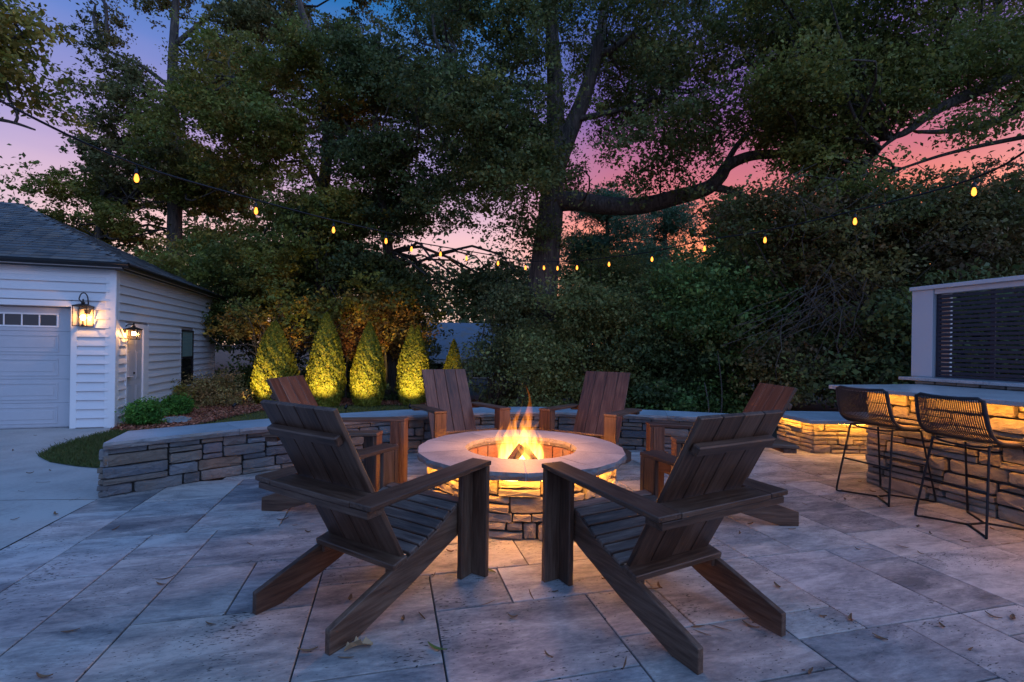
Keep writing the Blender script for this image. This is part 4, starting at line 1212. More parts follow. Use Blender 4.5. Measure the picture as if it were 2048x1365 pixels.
# ------------------------------------------------------------------ wall lanterns
def lantern(loc, rz, label, w, h, hoop):
    """local -y points away from the wall"""
    t = empty('wall_lantern', loc, rz, label, 'wall lamp')
    off = .17
    box('back_plate', t, M_BRONZE, (0, -.014, .09 if hoop else .10), (.10, .024, .20), .006)
    cz = 0.0
    # frame: four posts, bottom and top
    for sx in (-1, 1):
        for sy in (-1, 1):
            tp = 1.0 if hoop else 1.12
            beam('post', t, M_BRONZE, (sx * w / 2 * (1 if hoop else .86), -off + sy * w / 2 * (1 if hoop else .86), -h / 2), (sx * w / 2 * tp, -off + sy * w / 2 * tp, h / 2), (1, 0, 0), .011, .011, .001)
    wb = w * (1 if hoop else .86); wt_ = w * (1 if hoop else 1.12)
    for ww_, zz in ((wb, -h / 2), (wt_, h / 2)):
        for s in (-1, 1):
            box('rail', t, M_BRONZE, (0, -off + s * ww_ / 2, zz), (ww_ + .012, .012, .012), .001)
            box('rail', t, M_BRONZE, (s * ww_ / 2, -off, zz), (.012, ww_ - .013, .0118), .001)
    for s in (-1, 1):
        pydata('glass_pane', [(-wb / 2, -off + s * wb / 2, -h / 2), (wb / 2, -off + s * wb / 2, -h / 2), (wt_ / 2, -off + s * wt_ / 2, h / 2), (-wt_ / 2, -off + s * wt_ / 2, h / 2)], [[0, 1, 2, 3]], M_GLASS, t)
        pydata('glass_pane', [(s * wb / 2, -off - wb / 2, -h / 2), (s * wb / 2, -off + wb / 2, -h / 2), (s * wt_ / 2, -off + wt_ / 2, h / 2), (s * wt_ / 2, -off - wt_ / 2, h / 2)], [[0, 1, 2, 3]], M_GLASS, t)
    R_ = wt_ / 2 + .025
    V = [(-R_, -off - R_, h / 2 + .006), (R_, -off - R_, h / 2 + .006), (R_, -off + R_, h / 2 + .006), (-R_, -off + R_, h / 2 + .006)]
    V += [(-.03, -off - .03, h / 2 + .05), (.03, -off - .03, h / 2 + .05), (.03, -off + .03, h / 2 + .05), (-.03, -off + .03, h / 2 + .05)]
    rf_ = pydata('roof', V, [[0, 1, 5, 4], [1, 2, 6, 5], [2, 3, 7, 6], [3, 0, 4, 7], [4, 5, 6, 7], [3, 2, 1, 0]], M_BRONZE, t)
    lathe('finial', rf_, M_BRONZE, [(.028, h / 2 + .05), (.03, h / 2 + .075), (.014, h / 2 + .085), (.012, h / 2 + .13), (.004, h / 2 + .14)], 10, (0, -off, 0))
    if hoop:
        pts = [Vector((0, -off + .02, h / 2 + .05))]
        for k in range(11):
            a = PI * k / 10
            pts.append(Vector((0.075 * 0, -off + .055 - .055 * math.cos(a) - .03, h / 2 + .12 + .13 * math.sin(a))))
        pts += [Vector((0, -off + .085, h / 2 + .05)), Vector((0, -.03, h / 2 + .02))]
        # the hoop stands turned a little so that it reads as a loop
        pts = [Vector((p.y * .0 + (p.y + off - .03) * .75, p.y, p.z)) if 0 < i < len(pts) - 1 else p for i, p in enumerate(pts)]
        tube('hoop', t, M_BRONZE, catmull(pts, 2), .010, 8)
        tube('arm', t, M_BRONZE, [(.0, -.02, h / 2 + .02), (.03, -off + .07, h / 2 + .045)], .009, 8)
        cz = -h * .06
        lathe('candle', t, M_BRONZE, [(.012, -h / 2), (.03, -h / 2 + .015), (.014, -h / 2 + .03), (.014, cz - .045)], 10, (0, -off, 0))
    else:
        tube('arm', t, M_BRONZE, catmull([(0, -.02, .13), (0, -.07, h / 2 + .10), (0, -off + .02, h / 2 + .10), (0, -off, h / 2 + .085)], 5), .010, 8)
        lathe('socket', t, M_BRONZE, [(.014, h / 2), (.022, h / 2 - .03), (.018, h / 2 - .055)], 10, (0, -off, 0))
        cz = .02
    prof = [(.012, -.045), (.026, -.025), (.034, .0), (.030, .022), (.016, .036), (.003, .04)]
    if not hoop: prof = [(r, -z) for r, z in prof][::-1]
    lathe('bulb', t, M_LANT, [(r, z + cz) for r, z in prof], 14, (0, -off, 0))
    return t
fx, fz = gfront(176, 634)
lantern(G0 + GX * fx + Vector((0, 0, fz)), gar.rotation_euler.z, 'large glass wall lantern with hoop top beside the overhead garage door', .215, .36, True)
sy_, sz_ = gside(247, 669)
sl_p = G0 + GS * sy_ + Vector((0, 0, sz_))
lantern(sl_p, gar.rotation_euler.z + PI / 2, 'small tapered glass wall lantern beside the white side door', .17, .19, False)

# ------------------------------------------------------------------ string lights
BUL = [(273, 359), (512, 424), (667, 462), (772, 484), (823, 500), (881, 510), (933, 518), (996, 528), (1051, 537), (1088, 537), (1115, 538),
       (1154, 537), (1218, 530), (1304, 520), (1409, 499), (1530, 482), (1710, 445), (1948, 386)]
HB = 1.9
def bulb_pos(px, py): return gnd(px, py, CAM_H + HB)
bp = [bulb_pos(*b) for b in BUL]
sl_o = empty('string_light', (0, 0, 0), 0, 'black cable of glowing filament bulbs strung across in front of the trees', 'string lights')
drop = .17
ends = [bulb_pos(-150, 215) + Vector((0, 0, drop + .25)), bulb_pos(30, 268) + Vector((0, 0, drop + .06))]
endr = [bulb_pos(2100, 325) + Vector((0, 0, drop + .1)), bulb_pos(2400, 230) + Vector((0, 0, drop + .4))]
cab = catmull(ends + [p + Vector((0, 0, drop)) for p in bp] + endr, 5)
tube('cable', sl_o, M_BLACK, cab, .012, 6)
for p in bp:
    s = lathe('socket', sl_o, M_BLACK, [(.006, 0), (.006, -.05), (.019, -.055), (.021, -.105), (.017, -.11)], 10, tuple(p + Vector((0, 0, drop))))
    lathe('bulb', s, M_BULB, [(.012, -.110), (.018, -.13), (.024, -.155), (.025, -.175), (.018, -.198), (.004, -.208)], 12, tuple(p + Vector((0, 0, drop))))
# ------------------------------------------------------------------ planting beds
def gt(px, py, dz=0.0):
    z = -.15
    for _ in range(12):
        p = gnd(px, py, z + dz); z = T(p.x, p.y)
    return p
bed_front = [gt(*q).xy for q in ((222, 862), (262, 866), (330, 862), (395, 850), (450, 838), (515, 824), (600, 815), (700, 812), (800, 811), (870, 811), (960, 808))]
gcor = [(G0 + GS * k + GX * .02).xy for k in (0.05, 3.0, 6.4)]
bed = [tuple(p) for p in bed_front] + [(-.4, 16), (-10.5, 16.5)] + [tuple(p) for p in gcor[::-1]]
sheet('mulch_bed', bed, M_MULCH, .012, .4)
wall_back = [(WP.at(WP.L * k / 12)[0] - WP.at(WP.L * k / 12)[1] * .42).xy for k in range(1, 13)]
lawn_poly = [tuple(p) for p in wall_back] + [(3.6, 7.6), (3.6, 10.5), (-.2, 10.9)] + [tuple(p) for p in bed_front[::-1][1:-2]]
sheet('lawn', lawn_poly, M_TURF, -.012, .4)
tongue = [gt(*q).xy for q in ((76, 913), (105, 897), (150, 882), (205, 868), (232, 863), (262, 866), (330, 862), (330, 900), (205, 938), (150, 933), (100, 925))]
sheet('grass_verge', [tuple(p) for p in tongue], M_TURF, .004, .25)
def grass(name, poly, n, h, pal, seed, label, dz, keep=None):
    rng = np.random.default_rng(seed); xs_ = [p[0] for p in poly]; ys_ = [p[1] for p in poly]; P = []
    while len(P) < n:
        x, y = rng.uniform(min(xs_), max(xs_)), rng.uniform(min(ys_), max(ys_))
        if inside((x, y), poly) and (keep is None or keep(x, y)): P.append((x, y, T(x, y) + dz))
    C = np.array(P); hh = h * rng.uniform(.5, 1.3, (n, 1)); a = rng.uniform(0, 6.28, n)
    d = np.stack([np.cos(a), np.sin(a), 0 * a], 1); ln = rng.normal(size=(n, 3)) * .5; ln[:, 2] = 1
    w = .0035 + .002 * rng.random((n, 1))
    q = np.stack([C - d * w, C + d * w, C + ln * hh + d * w * .3, C + ln * hh - d * w * .3], 1)
    col = palette(rng, 50, rng.integers(0, 50, n), pal, .3)
    return tag(build_quads(name, q, M_LEAF, None, col), label, 'grass', None, 'stuff')
GR = [(.018, .036, .012), (.026, .042, .015), (.04, .042, .02)]
grass('verge_grass', [tuple(p) for p in tongue], 14000, .055, GR, 61, 'short green grass in the tongue of lawn beside the driveway', .004)
grass('lawn_grass', lawn_poly, 26000, .05, [(.05, .065, .022), (.065, .07, .03), (.04, .055, .018)], 62, 'short lawn grass behind the seat wall', -.012, lambda x, y: x < 1.0)
# mulch chips
rng = np.random.default_rng(63); P = []
while len(P) < 16000:
    x, y = rng.uniform(-9.5, -.4), rng.uniform(6.5, 14.5)
    if inside((x, y), bed): P.append((x, y, T(x, y) + .012 + .03 * rng.random()))
q = leaf_quads(np.array(P), .07, rng, 1.2, .35)
tag(build_quads('mulch_chip_layer', q, M_CHIP, None, palette(rng, 60, rng.integers(0, 60, len(P)), [(.07, .028, .022), (.12, .055, .045), (.03, .013, .011), (.15, .09, .08)], .3)),
    'red brown bark mulch chips spread over the planting bed', 'mulch', None, 'stuff')
# stepping stone
sp_ = [gt(*q) for q in ((322, 845), (335, 840), (362, 838), (381, 841), (372, 847), (340, 849))]
cst = sum((p.xy for p in sp_), Vector((0, 0))) / len(sp_); zc = T(cst.x, cst.y)
tag(prism('stepping_stone', None, M_BLUESTONE, [((p.x - cst.x) * 1.1, (p.y - cst.y) * 1.1) for p in sp_][::-1], .05, Matrix.Translation((cst.x, cst.y, zc + .005)), .006),
    'pale flat stepping stone lying in the mulch by the round boxwood', 'stepping stone')

# ------------------------------------------------------------------ arborvitae with uplights
def arborvitae(base, h, r, seed, label, tips=((0, 1.0),), n=13000):
    rng = np.random.default_rng(seed)
    t = empty('arborvitae', base, 0, label, 'conifer', 'arborvitae along the bed')
    tube('trunk', t, M_BARK, [(0, 0, -.05), (0, 0, h * .3), (0, 0, h * .8)], [.05, .04, .01], 8)
    f = rng.random(n) ** 1.15
    def prof(f): return r * np.where(f < .22, .72 + .28 * np.sin(f / .22 * PI / 2), np.cos((f - .22) / .78 * PI / 2) ** .82) + .006
    lob = np.array([1 + .0 * k for k in range(1)])
    ang = rng.uniform(0, 2 * PI, n)
    ph = rng.uniform(0, 6.28, 5)
    rad = prof(f) * (1 + .07 * np.sin(3 * ang + ph[0] + 5 * f) + .06 * np.sin(5 * ang + ph[1] - 9 * f) + .05 * np.sin(9 * ang + 31 * f + ph[2]))
    rad *= 1 - .28 * rng.random(n) ** 2
    k = rng.integers(0, len(tips), n)
    off = np.array([tp[0] for tp in tips])[k]; sc = np.array([tp[1] for tp in tips])[k]
    hz = f * h * np.where(f > .6, 1 - (1 - sc) * (f - .6) / .4, 1)
    bx = off * np.clip((f - .35) / .65, 0, 1)
    if len(tips) > 1: rad = np.where(f > .6, rad * (1 - .25 * (f - .6) / .4), rad)
    C = np.stack([rad * np.cos(ang) + bx, rad * np.sin(ang), hz + .03], 1)
    out = np.stack([np.cos(ang), np.sin(ang), 0 * ang], 1)
    nrm = unit(out + rng.normal(size=(n, 3)) * .55)
    up = np.array([0, 0, 1.0]) + out * .45 + rng.normal(size=(n, 3)) * .45
    d = unit(up - nrm * (up * nrm).sum(1, keepdims=True)); s = np.cross(nrm, d)
    L = rng.uniform(.05, .11, (n, 1)); Wd = L * .26
    q = np.stack([C - d * L * .5, C + s * Wd, C + d * L * .5, C - s * Wd], 1)
    col = palette(rng, 200, rng.integers(0, 200, n), [(.085, .10, .016), (.06, .08, .014), (.115, .11, .018)], .3)
    build_quads('foliage', q, M_LEAF, t, col)
    # dark solid core inside the foliage shell
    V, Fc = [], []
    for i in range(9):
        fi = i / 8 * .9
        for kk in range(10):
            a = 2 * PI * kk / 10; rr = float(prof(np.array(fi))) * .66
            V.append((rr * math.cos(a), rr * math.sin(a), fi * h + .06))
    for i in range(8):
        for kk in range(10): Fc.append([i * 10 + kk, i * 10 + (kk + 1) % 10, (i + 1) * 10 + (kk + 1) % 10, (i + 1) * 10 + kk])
    pydata('inner_core', V, Fc, M_INNER, t, True)
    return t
M_INNER = plain('inner_core', (.03, .032, .012), .95)
def uplight(base, aim, power, label):
    t = empty('uplight', base, 0, label, 'garden spotlight', 'spotlights in the bed')
    d = (Vector(aim) - Vector(base)); d.normalize()
    tube('stake', t, M_BLACK, [(0, 0, -.05), (0, 0, .10)], .008, 6)
    s = Vector((0, 0, .11)); tube('housing', t, M_BLACK, [s - d * .05, s - d * .045, s + d * .05, s + d * .052], [.012, .032, .036, .036], 12)
    L_ = bpy.data.lights.new('uplight_lamp', 'SPOT'); L_.energy = power; L_.color = (1, .72, .22); L_.spot_size = math.radians(62); L_.spot_blend = .8; L_.shadow_soft_size = .02
    o = bpy.data.objects.new('uplight_lamp', L_); COL.objects.link(o); o.parent = t; o.location = s + d * .062; o.rotation_euler = d.to_track_quat('-Z', 'Y').to_euler()
AV = [(548, 808, 645, 40, ((0, 1.0),), 'broad arborvitae lit from below, closest to the garage', 1),
      (651, 812, 629, 35, ((0, 1.0),), 'tallest arborvitae, second along the bed from the garage', 1),
      (736, 811, 649, 32, ((0, 1.0),), 'single-tipped arborvitae, third along the bed from the garage', 1),
      (824, 809, 655, 30, ((-.04, 1.0), (.15, 1.0)), 'arborvitae with twin tips lit from below', 1),
      (906, 806, 683, 20, ((0, 1.0),), 'small narrow arborvitae behind the chair, dimly lit', .35)]
for i, (px, pyb, pyt, hw, tips, lb, k) in enumerate(AV):
    p = gt(px, pyb); hgt = (pyb - pyt) / FPX * p.y; r = hw / FPX * p.y
    arborvitae(p, hgt, r, 70 + i, lb, tips, 15000 if k == 1 else 8000)
    b = p + Vector(((-.25, .3, -.1, .25, .1)[i], -1.45, 0)); b.z = T(b.x, b.y) + .02
    uplight(b, p + Vector((0, 0, hgt * .42)), (190, 230, 205, 240, 200)[i] * k, 'small black bullet spotlight in the mulch aimed up at the ' + ('arborvitae closest to the garage', 'tallest arborvitae', 'third arborvitae from the garage', 'twin-tipped arborvitae', 'small narrow arborvitae')[i])

# ------------------------------------------------------------------ shrubs near the garage
def shrub(name, label, base, clumps, n, size, pal, seed, cat='shrub', group=None, stems=7, **kw):
    t = empty(name, base, 0, label, cat, group); rng = np.random.default_rng(seed)
    cl, S = cloud('foliage', t, clumps, n, size, pal, seed, origin=base, **kw)
    ds = []
    for i in rng.choice(len(S), min(stems, len(S)), replace=False):
        e = Vector(S[i]) - Vector(base); pth = branch_path((rng.uniform(-.05, .05), rng.uniform(-.05, .05), -.02), e, rng, 0, .25, 5)
        r = .006 + .008 * e.length; ds.append(tube_data(pth, [r * (1 - .8 * k / 5) + .002 for k in range(6)], 5))
    tag(multi('stem_cluster', t, M_TWIG, ds, True), kind='stuff')
    return t
BOX = [(.024, .085, .02), (.04, .115, .025), (.018, .06, .018)]
for px, pyb, cx, cyy, rx, ry, sd_, lb in ((292, 852, 291, 824, 38, 28, 81, 'round clipped boxwood by the white side door'), (356, 832, 355, 809, 29, 24, 82, 'smaller bright green boxwood further along the garage wall')):
    p = gt(px, pyb); k = p.y / FPX * .82; c = at(cx, cyy + 2, p.y)
    cl = [(c.x, c.y, c.z, rx * k, rx * k, ry * k)] + [(c.x + rx * k * .45 * math.cos(a), c.y + rx * k * .45 * math.sin(a), c.z - ry * k * .25, rx * k * .42, rx * k * .42, ry * k * .6) for a in (0, 1.6, 3.1, 4.5)]
    shrub('boxwood', lb, p, cl, 12000, .034, BOX, sd_, 'shrub', 'boxwoods by the garage', per=14, sig=.028, shell=.3, flat=.9)
p = gt(430, 812); k = p.y / FPX
shrub('abelia_shrub', 'loose spreading olive shrub under the garage window', p,
      [(lambda c: (c.x, c.y, c.z, a * k, .4, b * k))(at(x, y, p.y + dy)) for x, y, a, b, dy in ((400, 785, 40, 28, 0), (445, 778, 42, 30, .3), (430, 800, 60, 14, -.2), (380, 800, 30, 16, -.2))], 12000, .05, [(.10, .095, .045), (.08, .085, .04), (.13, .09, .055)], 83, per=16, sig=.09, stems=20)
p = gt(345, 818); k = p.y / FPX
shrub('abelia_shrub', 'small upright twiggy shrub against the garage siding', p, [(lambda c: (c.x, c.y, c.z, a * k, .2, b * k))(at(x, y, p.y)) for x, y, a, b in ((335, 785, 16, 22), (350, 795, 18, 18))], 2200, .045, OLIVE, 84, per=14, sig=.07, stems=12)

# ------------------------------------------------------------------ trees
rg = np.random.default_rng(2024)
SKY = [(880, 315, 62, 48), (945, 440, 60, 85), (1010, 480, 34, 60), (848, 95, 26, 55), (1815, 325, 140, 66), (1405, 510, 46, 44), (60, 265, 90, 62), (165, 35, 34, 34), (40, 385, 70, 34),
       (545, 415, 34, 24), (1490, 365, 30, 26), (1290, 440, 34, 20)]
def P3(*l): return [at(a, b, c) for a, b, c in l]
YT = 12.2
oak_base = gt(1072, 823); oak_base = Vector((at(1072, 823, YT).x, YT, -.27))
OAKH = SKY + [(1530, 312, 60, 26), (1600, 306, 50, 24), (1190, 395, 60, 36), (1290, 405, 70, 34), (1390, 385, 60, 34), (1460, 330, 50, 36), (1105, 330, 26, 160), (1170, 200, 26, 60), (1112, 170, 20, 80)]
cl = scatter(rg, [(760, -60, 1080, 360), (1080, -80, 1480, 380), (1200, 60, 1720, 330), (880, 180, 1090, 470)], 88, 9.6, 14.5, 34, 72, OAKH)
tree('big_oak', 'huge forked oak with a long low limb reaching over the shrubs', oak_base,
     [oak_base] + P3((1076, 690, YT), (1083, 600, YT), (1093, 500, YT), (1102, 420, YT), (1107, 340, YT), (1111, 240, YT), (1108, 130, YT), (1100, 0, YT), (1096, -140, YT)),
     cl, 150000, .082, [(.030, .048, .022), (.045, .062, .022), (.065, .068, .022), (.022, .038, .022)], 101, r0=.47, nb=34,
     limbs=[(P3((1108, 345, YT), (1136, 270, YT), (1166, 200, 12.1), (1190, 120, 12), (1206, 40, 11.9), (1218, -90, 11.8)), .27),
            (P3((1105, 405, YT), (1150, 403, 12.0), (1212, 412, 11.8), (1282, 412, 11.6), (1350, 396, 11.3), (1412, 378, 11.0), (1440, 355, 10.9), (1456, 332, 10.8), (1500, 313, 10.6), (1560, 308, 10.4), (1650, 298, 10.2)), .26),
            (P3((1425, 374, 11.0), (1465, 384, 10.8), (1500, 398, 10.6), (1540, 424, 10.4)), .10),
            (P3((1440, 352, 10.9), (1475, 290, 10.9), (1530, 235, 11), (1570, 170, 11)), .08),
            (P3((1100, 262, YT), (1045, 242, 12), (965, 226, 11.8), (900, 214, 11.6)), .08),
            (P3((1098, 300, YT), (1045, 328, 12), (1000, 346, 11.9)), .05),
            (P3((1110, 178, YT), (1045, 172, 12.2), (960, 166, 12.2), (895, 144, 12.2)), .08),
            (P3((1190, 112, 12), (1230, 96, 11.9), (1266, 66, 11.8), (1310, 44, 11.6)), .12),
            (P3((1150, 240, 12.1), (1260, 215, 11.8), (1330, 190, 11.4), (1400, 185, 11.0)), .08)])
W2 = 15.5
b = Vector((at(650, 830, W2).x, W2, -.27))
cl = scatter(rg, [(290, 60, 720, 300), (300, 250, 720, 560), (440, 380, 720, 640)], 70, 13.6, 17.0, 36, 70, SKY)
tree('maple_tree', 'tall green and yellow maple standing behind the arborvitae', b, [b] + P3((640, 560, W2), (645, 400, W2), (655, 280, W2), (640, 120, W2), (600, 10, W2), (590, -100, W2)), cl, 120000, .10, AUTUMN + GREEN, 102, r0=.26, nb=26,
     limbs=[(P3((648, 390, W2), (600, 300, W2), (540, 220, 15), (470, 160, 15)), .12), (P3((650, 330, W2), (700, 240, W2), (720, 150, W2)), .1)])
W3 = 19.5
b = Vector((at(345, 820, W3).x, W3, -.27))
cl = scatter(rg, [(110, -80, 520, 260), (200, 120, 520, 380), (480, -80, 800, 200)], 64, 18, 22, 34, 62, SKY)
tree('tall_hickory', 'tall dark tree with upright trunk rising above the garage', b, [b] + P3((348, 560, W3), (350, 320, W3), (345, 150, W3), (352, 0, W3), (356, -120, W3)), cl, 90000, .125, [(.05, .06, .028), (.035, .048, .026), (.07, .068, .03)], 103, r0=.34, nb=26,
     limbs=[(P3((346, 180, W3), (280, 130, W3), (210, 100, W3)), .1), (P3((350, 140, W3), (430, 200, W3), (470, 260, W3)), .14), (P3((350, 90, W3), (420, 30, W3), (480, -30, W3)), .11)])
W4 = 7.4
b = Vector((-11.5, 8.6, -.25))
cl = scatter(rg, [(-160, -60, 110, 130), (-200, 60, 50, 230)], 15, 6.8, 8.0, 26, 54, [(60, 265, 60, 50), (165, 35, 40, 40), (40, 385, 50, 30)])
tree('overhanging_maple', 'maple beyond the garage with leafy boughs hanging over its roof', b, [b, Vector((-11.4, 8.5, 3)), Vector((-11.0, 8.2, 6)), Vector((-10.6, 8.0, 9))], cl, 13000, .085, OLIVE + AUTUMN, 104, r0=.24, nb=16,
     limbs=[([Vector((-11.2, 8.3, 4.2)), at(-120, 120, 7.6), at(20, 80, 7.4), at(90, 60, 7.4)], .07), ([Vector((-11.3, 8.4, 3.6)), at(-130, 230, 7.6), at(0, 240, 7.4), at(70, 260, 7.4)], .05)])
W5 = 20.0
b = Vector((at(180, 820, W5).x, W5, -.27))
cl = scatter(rg, [(60, 330, 460, 560), (180, 380, 480, 640), (100, 280, 460, 400)], 56, 17.5, 22, 30, 56, SKY)
tree('sweetgum_tree', 'green and russet tree directly behind the garage roof', b, [b] + P3((190, 600, W5), (200, 450, W5), (215, 330, W5), (230, 250, W5)), cl, 80000, .12, GREEN + AUTUMN, 105, r0=.22, nb=26)
W6 = 15.0
b = Vector((at(780, 830, W6).x, W6, -.27))
cl = scatter(rg, [(690, 30, 900, 330), (680, 260, 960, 470), (700, 420, 1040, 640)], 54, 13.5, 16.5, 34, 64, SKY)
tree('dark_elm', 'dark leaved tree left of the big oak trunk with sky showing through', b, [b] + P3((785, 600, W6), (770, 450, W6), (755, 320, W6), (750, 180, W6), (760, 60, W6)), cl, 90000, .10, DARK + [(.05, .065, .022)], 106, r0=.22, nb=26,
     limbs=[(P3((772, 440, W6), (840, 370, W6), (910, 350, W6)), .08), (P3((760, 330, W6), (700, 260, W6), (670, 200, W6)), .08)])
W8 = 10.0
b = Vector((at(2260, 800, W8).x, W8, -.2))
cl = scatter(rg, [(1560, -80, 2100, 200), (1650, 60, 2150, 260), (1480, -60, 1800, 330), (1560, 200, 1760, 420)], 74, 8.4, 11.5, 32, 64, SKY + [(1480, 330, 60, 40), (1560, 312, 70, 28), (1900, 225, 80, 34), (1990, 180, 60, 30)])
tree('spreading_oak', 'spreading tree whose long bare boughs reach in above the bar screen', b, [b, Vector((b.x, W8, 2)), Vector((b.x - .1, W8, 4)), Vector((b.x, W8, 7))], cl, 120000, .075, [(.05, .07, .022), (.075, .085, .024), (.035, .05, .02)], 108, r0=.28, nb=30,
     limbs=[([Vector((b.x - .1, W8, 3.8))] + P3((2130, 118, 9.8), (2000, 165, 9.6), (1905, 204, 9.5), (1850, 236, 9.5), (1812, 265, 9.5), (1772, 278, 9.5)), .16),
            ([Vector((b.x, W8, 3.6))] + P3((2100, 214, 9.7), (2000, 240, 9.6), (1900, 262, 9.5), (1832, 264, 9.5)), .11),
            (P3((1800, 268, 9.5), (1762, 298, 9.5), (1742, 332, 9.6)), .05), (P3((2060, 272, 9.9), (1960, 292, 9.8), (1880, 312, 9.8), (1800, 338, 9.8), (1740, 352, 9.8)), .05),
            (P3((2020, -40, 10), (1985, 40, 10), (1920, 110, 10), (1870, 160, 10)), .07)])
# pines seen through the gap
for px, Y, yt, yb, hw, sd_, lb in ((1215, 19, 395, 560, 70, 111, 'blue green pine seen right of the big oak trunk'), (1330, 21, 415, 600, 80, 112, 'broad soft pine beyond the shrubs under the long limb')):
    b = Vector((at(px, 800, Y).x, Y, -.27))
    cl = []
    r_ = np.random.default_rng(sd_)
    for k in range(26):
        f = r_.random(); yy = yt + (yb - yt) * f; w = hw * (.35 + .65 * f)
        cl.append(px_clump(px + r_.uniform(-w, w), yy, Y + r_.uniform(-1, 1), 26, 9))
    tree('pine_tree', lb, b, [b] + P3((px, 600, Y), (px, 480, Y), (px, yt, Y)), cl, 26000, .17, BLUEG, sd_, r0=.2, nb=14, per=24, sig=.22, asp=.22, flat=.5)
b = Vector((at(1462, 820, 16).x, 16, -.27))
tree('poplar_tree', 'slender upright poplar beside the orange sky gap', b, [b] + P3((1462, 600, 16), (1462, 480, 16), (1465, 405, 16)), [px_clump(1462 + dx, y, 16, w, 26) for dx, y, w in ((0, 420, 16), (-4, 455, 24), (4, 490, 28), (0, 530, 34), (10, 575, 40), (-10, 620, 44))], 24000, .10, [(.04, .075, .026), (.055, .09, .03)], 113, r0=.12, nb=14)

# shrub wall behind the seat wall
def pshrub(name, label, px, Y, clumps, n, size, pal, seed, **kw):
    b = Vector((at(px, 800, Y).x, Y, T(at(px, 800, Y).x, Y) - .02))
    return shrub(name, label, b, clumps, n, size, pal, seed, 'shrub', 'shrubs behind the seat wall', **kw)
def reg(x0, y0, x1, y1, n, Y0, Y1, r0, r1): return scatter(rg, [(x0, y0, x1, y1)], n, Y0, Y1, r0, r1)
pshrub('holly_shrub', 'tall grey green shrub left of the big oak trunk', 985, 12.6, reg(985, 560, 1075, 820, 18, 11.8, 13.2, 24, 42), 30000, .075, [(.055, .078, .042), (.08, .095, .05), (.04, .06, .035)], 121, stems=14)
pshrub('privet_shrub', 'dense grey green privet in front of the big oak trunk', 1170, 10.8, reg(1070, 580, 1320, 830, 46, 10.0, 11.8, 18, 38), 60000, .066, [(.065, .085, .036), (.085, .10, .045), (.045, .065, .03)], 122, stems=16)
pshrub('maple_sapling', 'leafy green sapling thicket right of the privet', 1440, 10.2, reg(1330, 540, 1560, 830, 46, 9.4, 11.2, 18, 38), 56000, .075, [(.042, .088, .032), (.065, .105, .034), (.03, .06, .025)], 123, stems=18)
pshrub('laurel_shrub', 'low dark shrub between the privet and the sapling thicket', 1320, 10.4, reg(1240, 690, 1400, 830, 10, 9.8, 10.8, 24, 40), 16000, .07, DARK, 124, stems=10)
pshrub('hemlock_shrub', 'soft rounded evergreen under the long oak limb', 1290, 14.0, reg(1180, 520, 1400, 640, 18, 13, 15, 28, 46), 34000, .08, [(.06, .085, .036), (.08, .10, .042)], 125, stems=10, asp=.3)
pshrub('undergrowth_shrub', 'dark leafy undergrowth behind the arborvitae by the garage', 540, 16, reg(430, 540, 720, 800, 32, 14.8, 17.5, 30, 54), 60000, .10, DARK + GREEN, 126, stems=14)
pshrub('undergrowth_shrub', 'dark leafy undergrowth between the arborvitae and the oak', 800, 15.5, reg(700, 560, 850, 800, 18, 14.6, 17, 30, 50), 30000, .10, DARK, 127, stems=12)
# vine-covered bank on the right
vb = Vector((6.6, 8.8, T(6.6, 8.8) - .02))
cl = scatter(rg, [(1490, 420, 1760, 780), (1600, 410, 1900, 560), (1740, 480, 2060, 740), (1900, 370, 2120, 500), (1850, 560, 2300, 760)], 84, 8.2, 9.8, 36, 64, [(1800, 325, 130, 66)])
shrub('vine_thicket', 'dark vine covered thicket hung with dead tendrils behind the bar screen', vb, cl, 130000, .07, [(.03, .05, .02), (.05, .065, .022), (.075, .055, .026), (.045, .036, .032)], 128, 'thicket', None, stems=40, sig=.15)
hb_ = Vector((7.4, 7.6, T(7.4, 7.6) - .02))
shrub('laurel_hedge', 'dense dark hedge directly behind the slatted privacy screen', hb_, scatter(rg, [(1800, 560, 2500, 790), (1780, 640, 2400, 800)], 26, 7.0, 8.2, 44, 70), 36000, .085, DARK + [(.05, .065, .022)], 130, 'hedge', None, stems=20, sig=.2, shell=.6)
pshrub('backing_shrub', 'dim shrubbery filling in behind the privet and sapling thicket', 1300, 13.6, reg(1080, 540, 1600, 780, 34, 13, 14.6, 44, 66), 46000, .10, DARK + GREEN, 134, stems=12, sig=.26, shell=.6)
pshrub('backing_shrub', 'dim shrubbery filling in behind the vine covered thicket', 1720, 11.6, reg(1460, 450, 2150, 760, 44, 10.8, 12.6, 40, 64), 56000, .10, DARK + GREEN, 135, stems=12, sig=.26, shell=.6)
th = empty('dead_vine', Vector((5.2, 8.2, 0)), 0, 'curtain of bare grey hanging vine stems on the thicket', 'vine')
r_ = np.random.default_rng(129); ds = []
for k in range(150):
    grp = r_.random()
    if grp < .6: px, py = r_.normal(1680, 45), r_.uniform(520, 640)
    elif grp < .85: px, py = r_.uniform(1880, 2060), r_.uniform(340, 470)
    else: px, py = r_.uniform(1560, 1860), r_.uniform(300, 460)
    p = at(px, py, r_.uniform(7.9, 8.4)); pts = [p]; L = r_.uniform(.3, 1.1); dx = r_.normal(0, .12)
    for i in range(6): pts.append(pts[-1] + Vector((dx + r_.normal(0, .03), r_.normal(0, .03), -L / 6)))
    pts = [q - th.location for q in pts]; ds.append(tube_data(pts, r_.uniform(.003, .007), 4))
tag(multi('tendril_mass', th, M_TWIG, ds, True), kind='stuff')
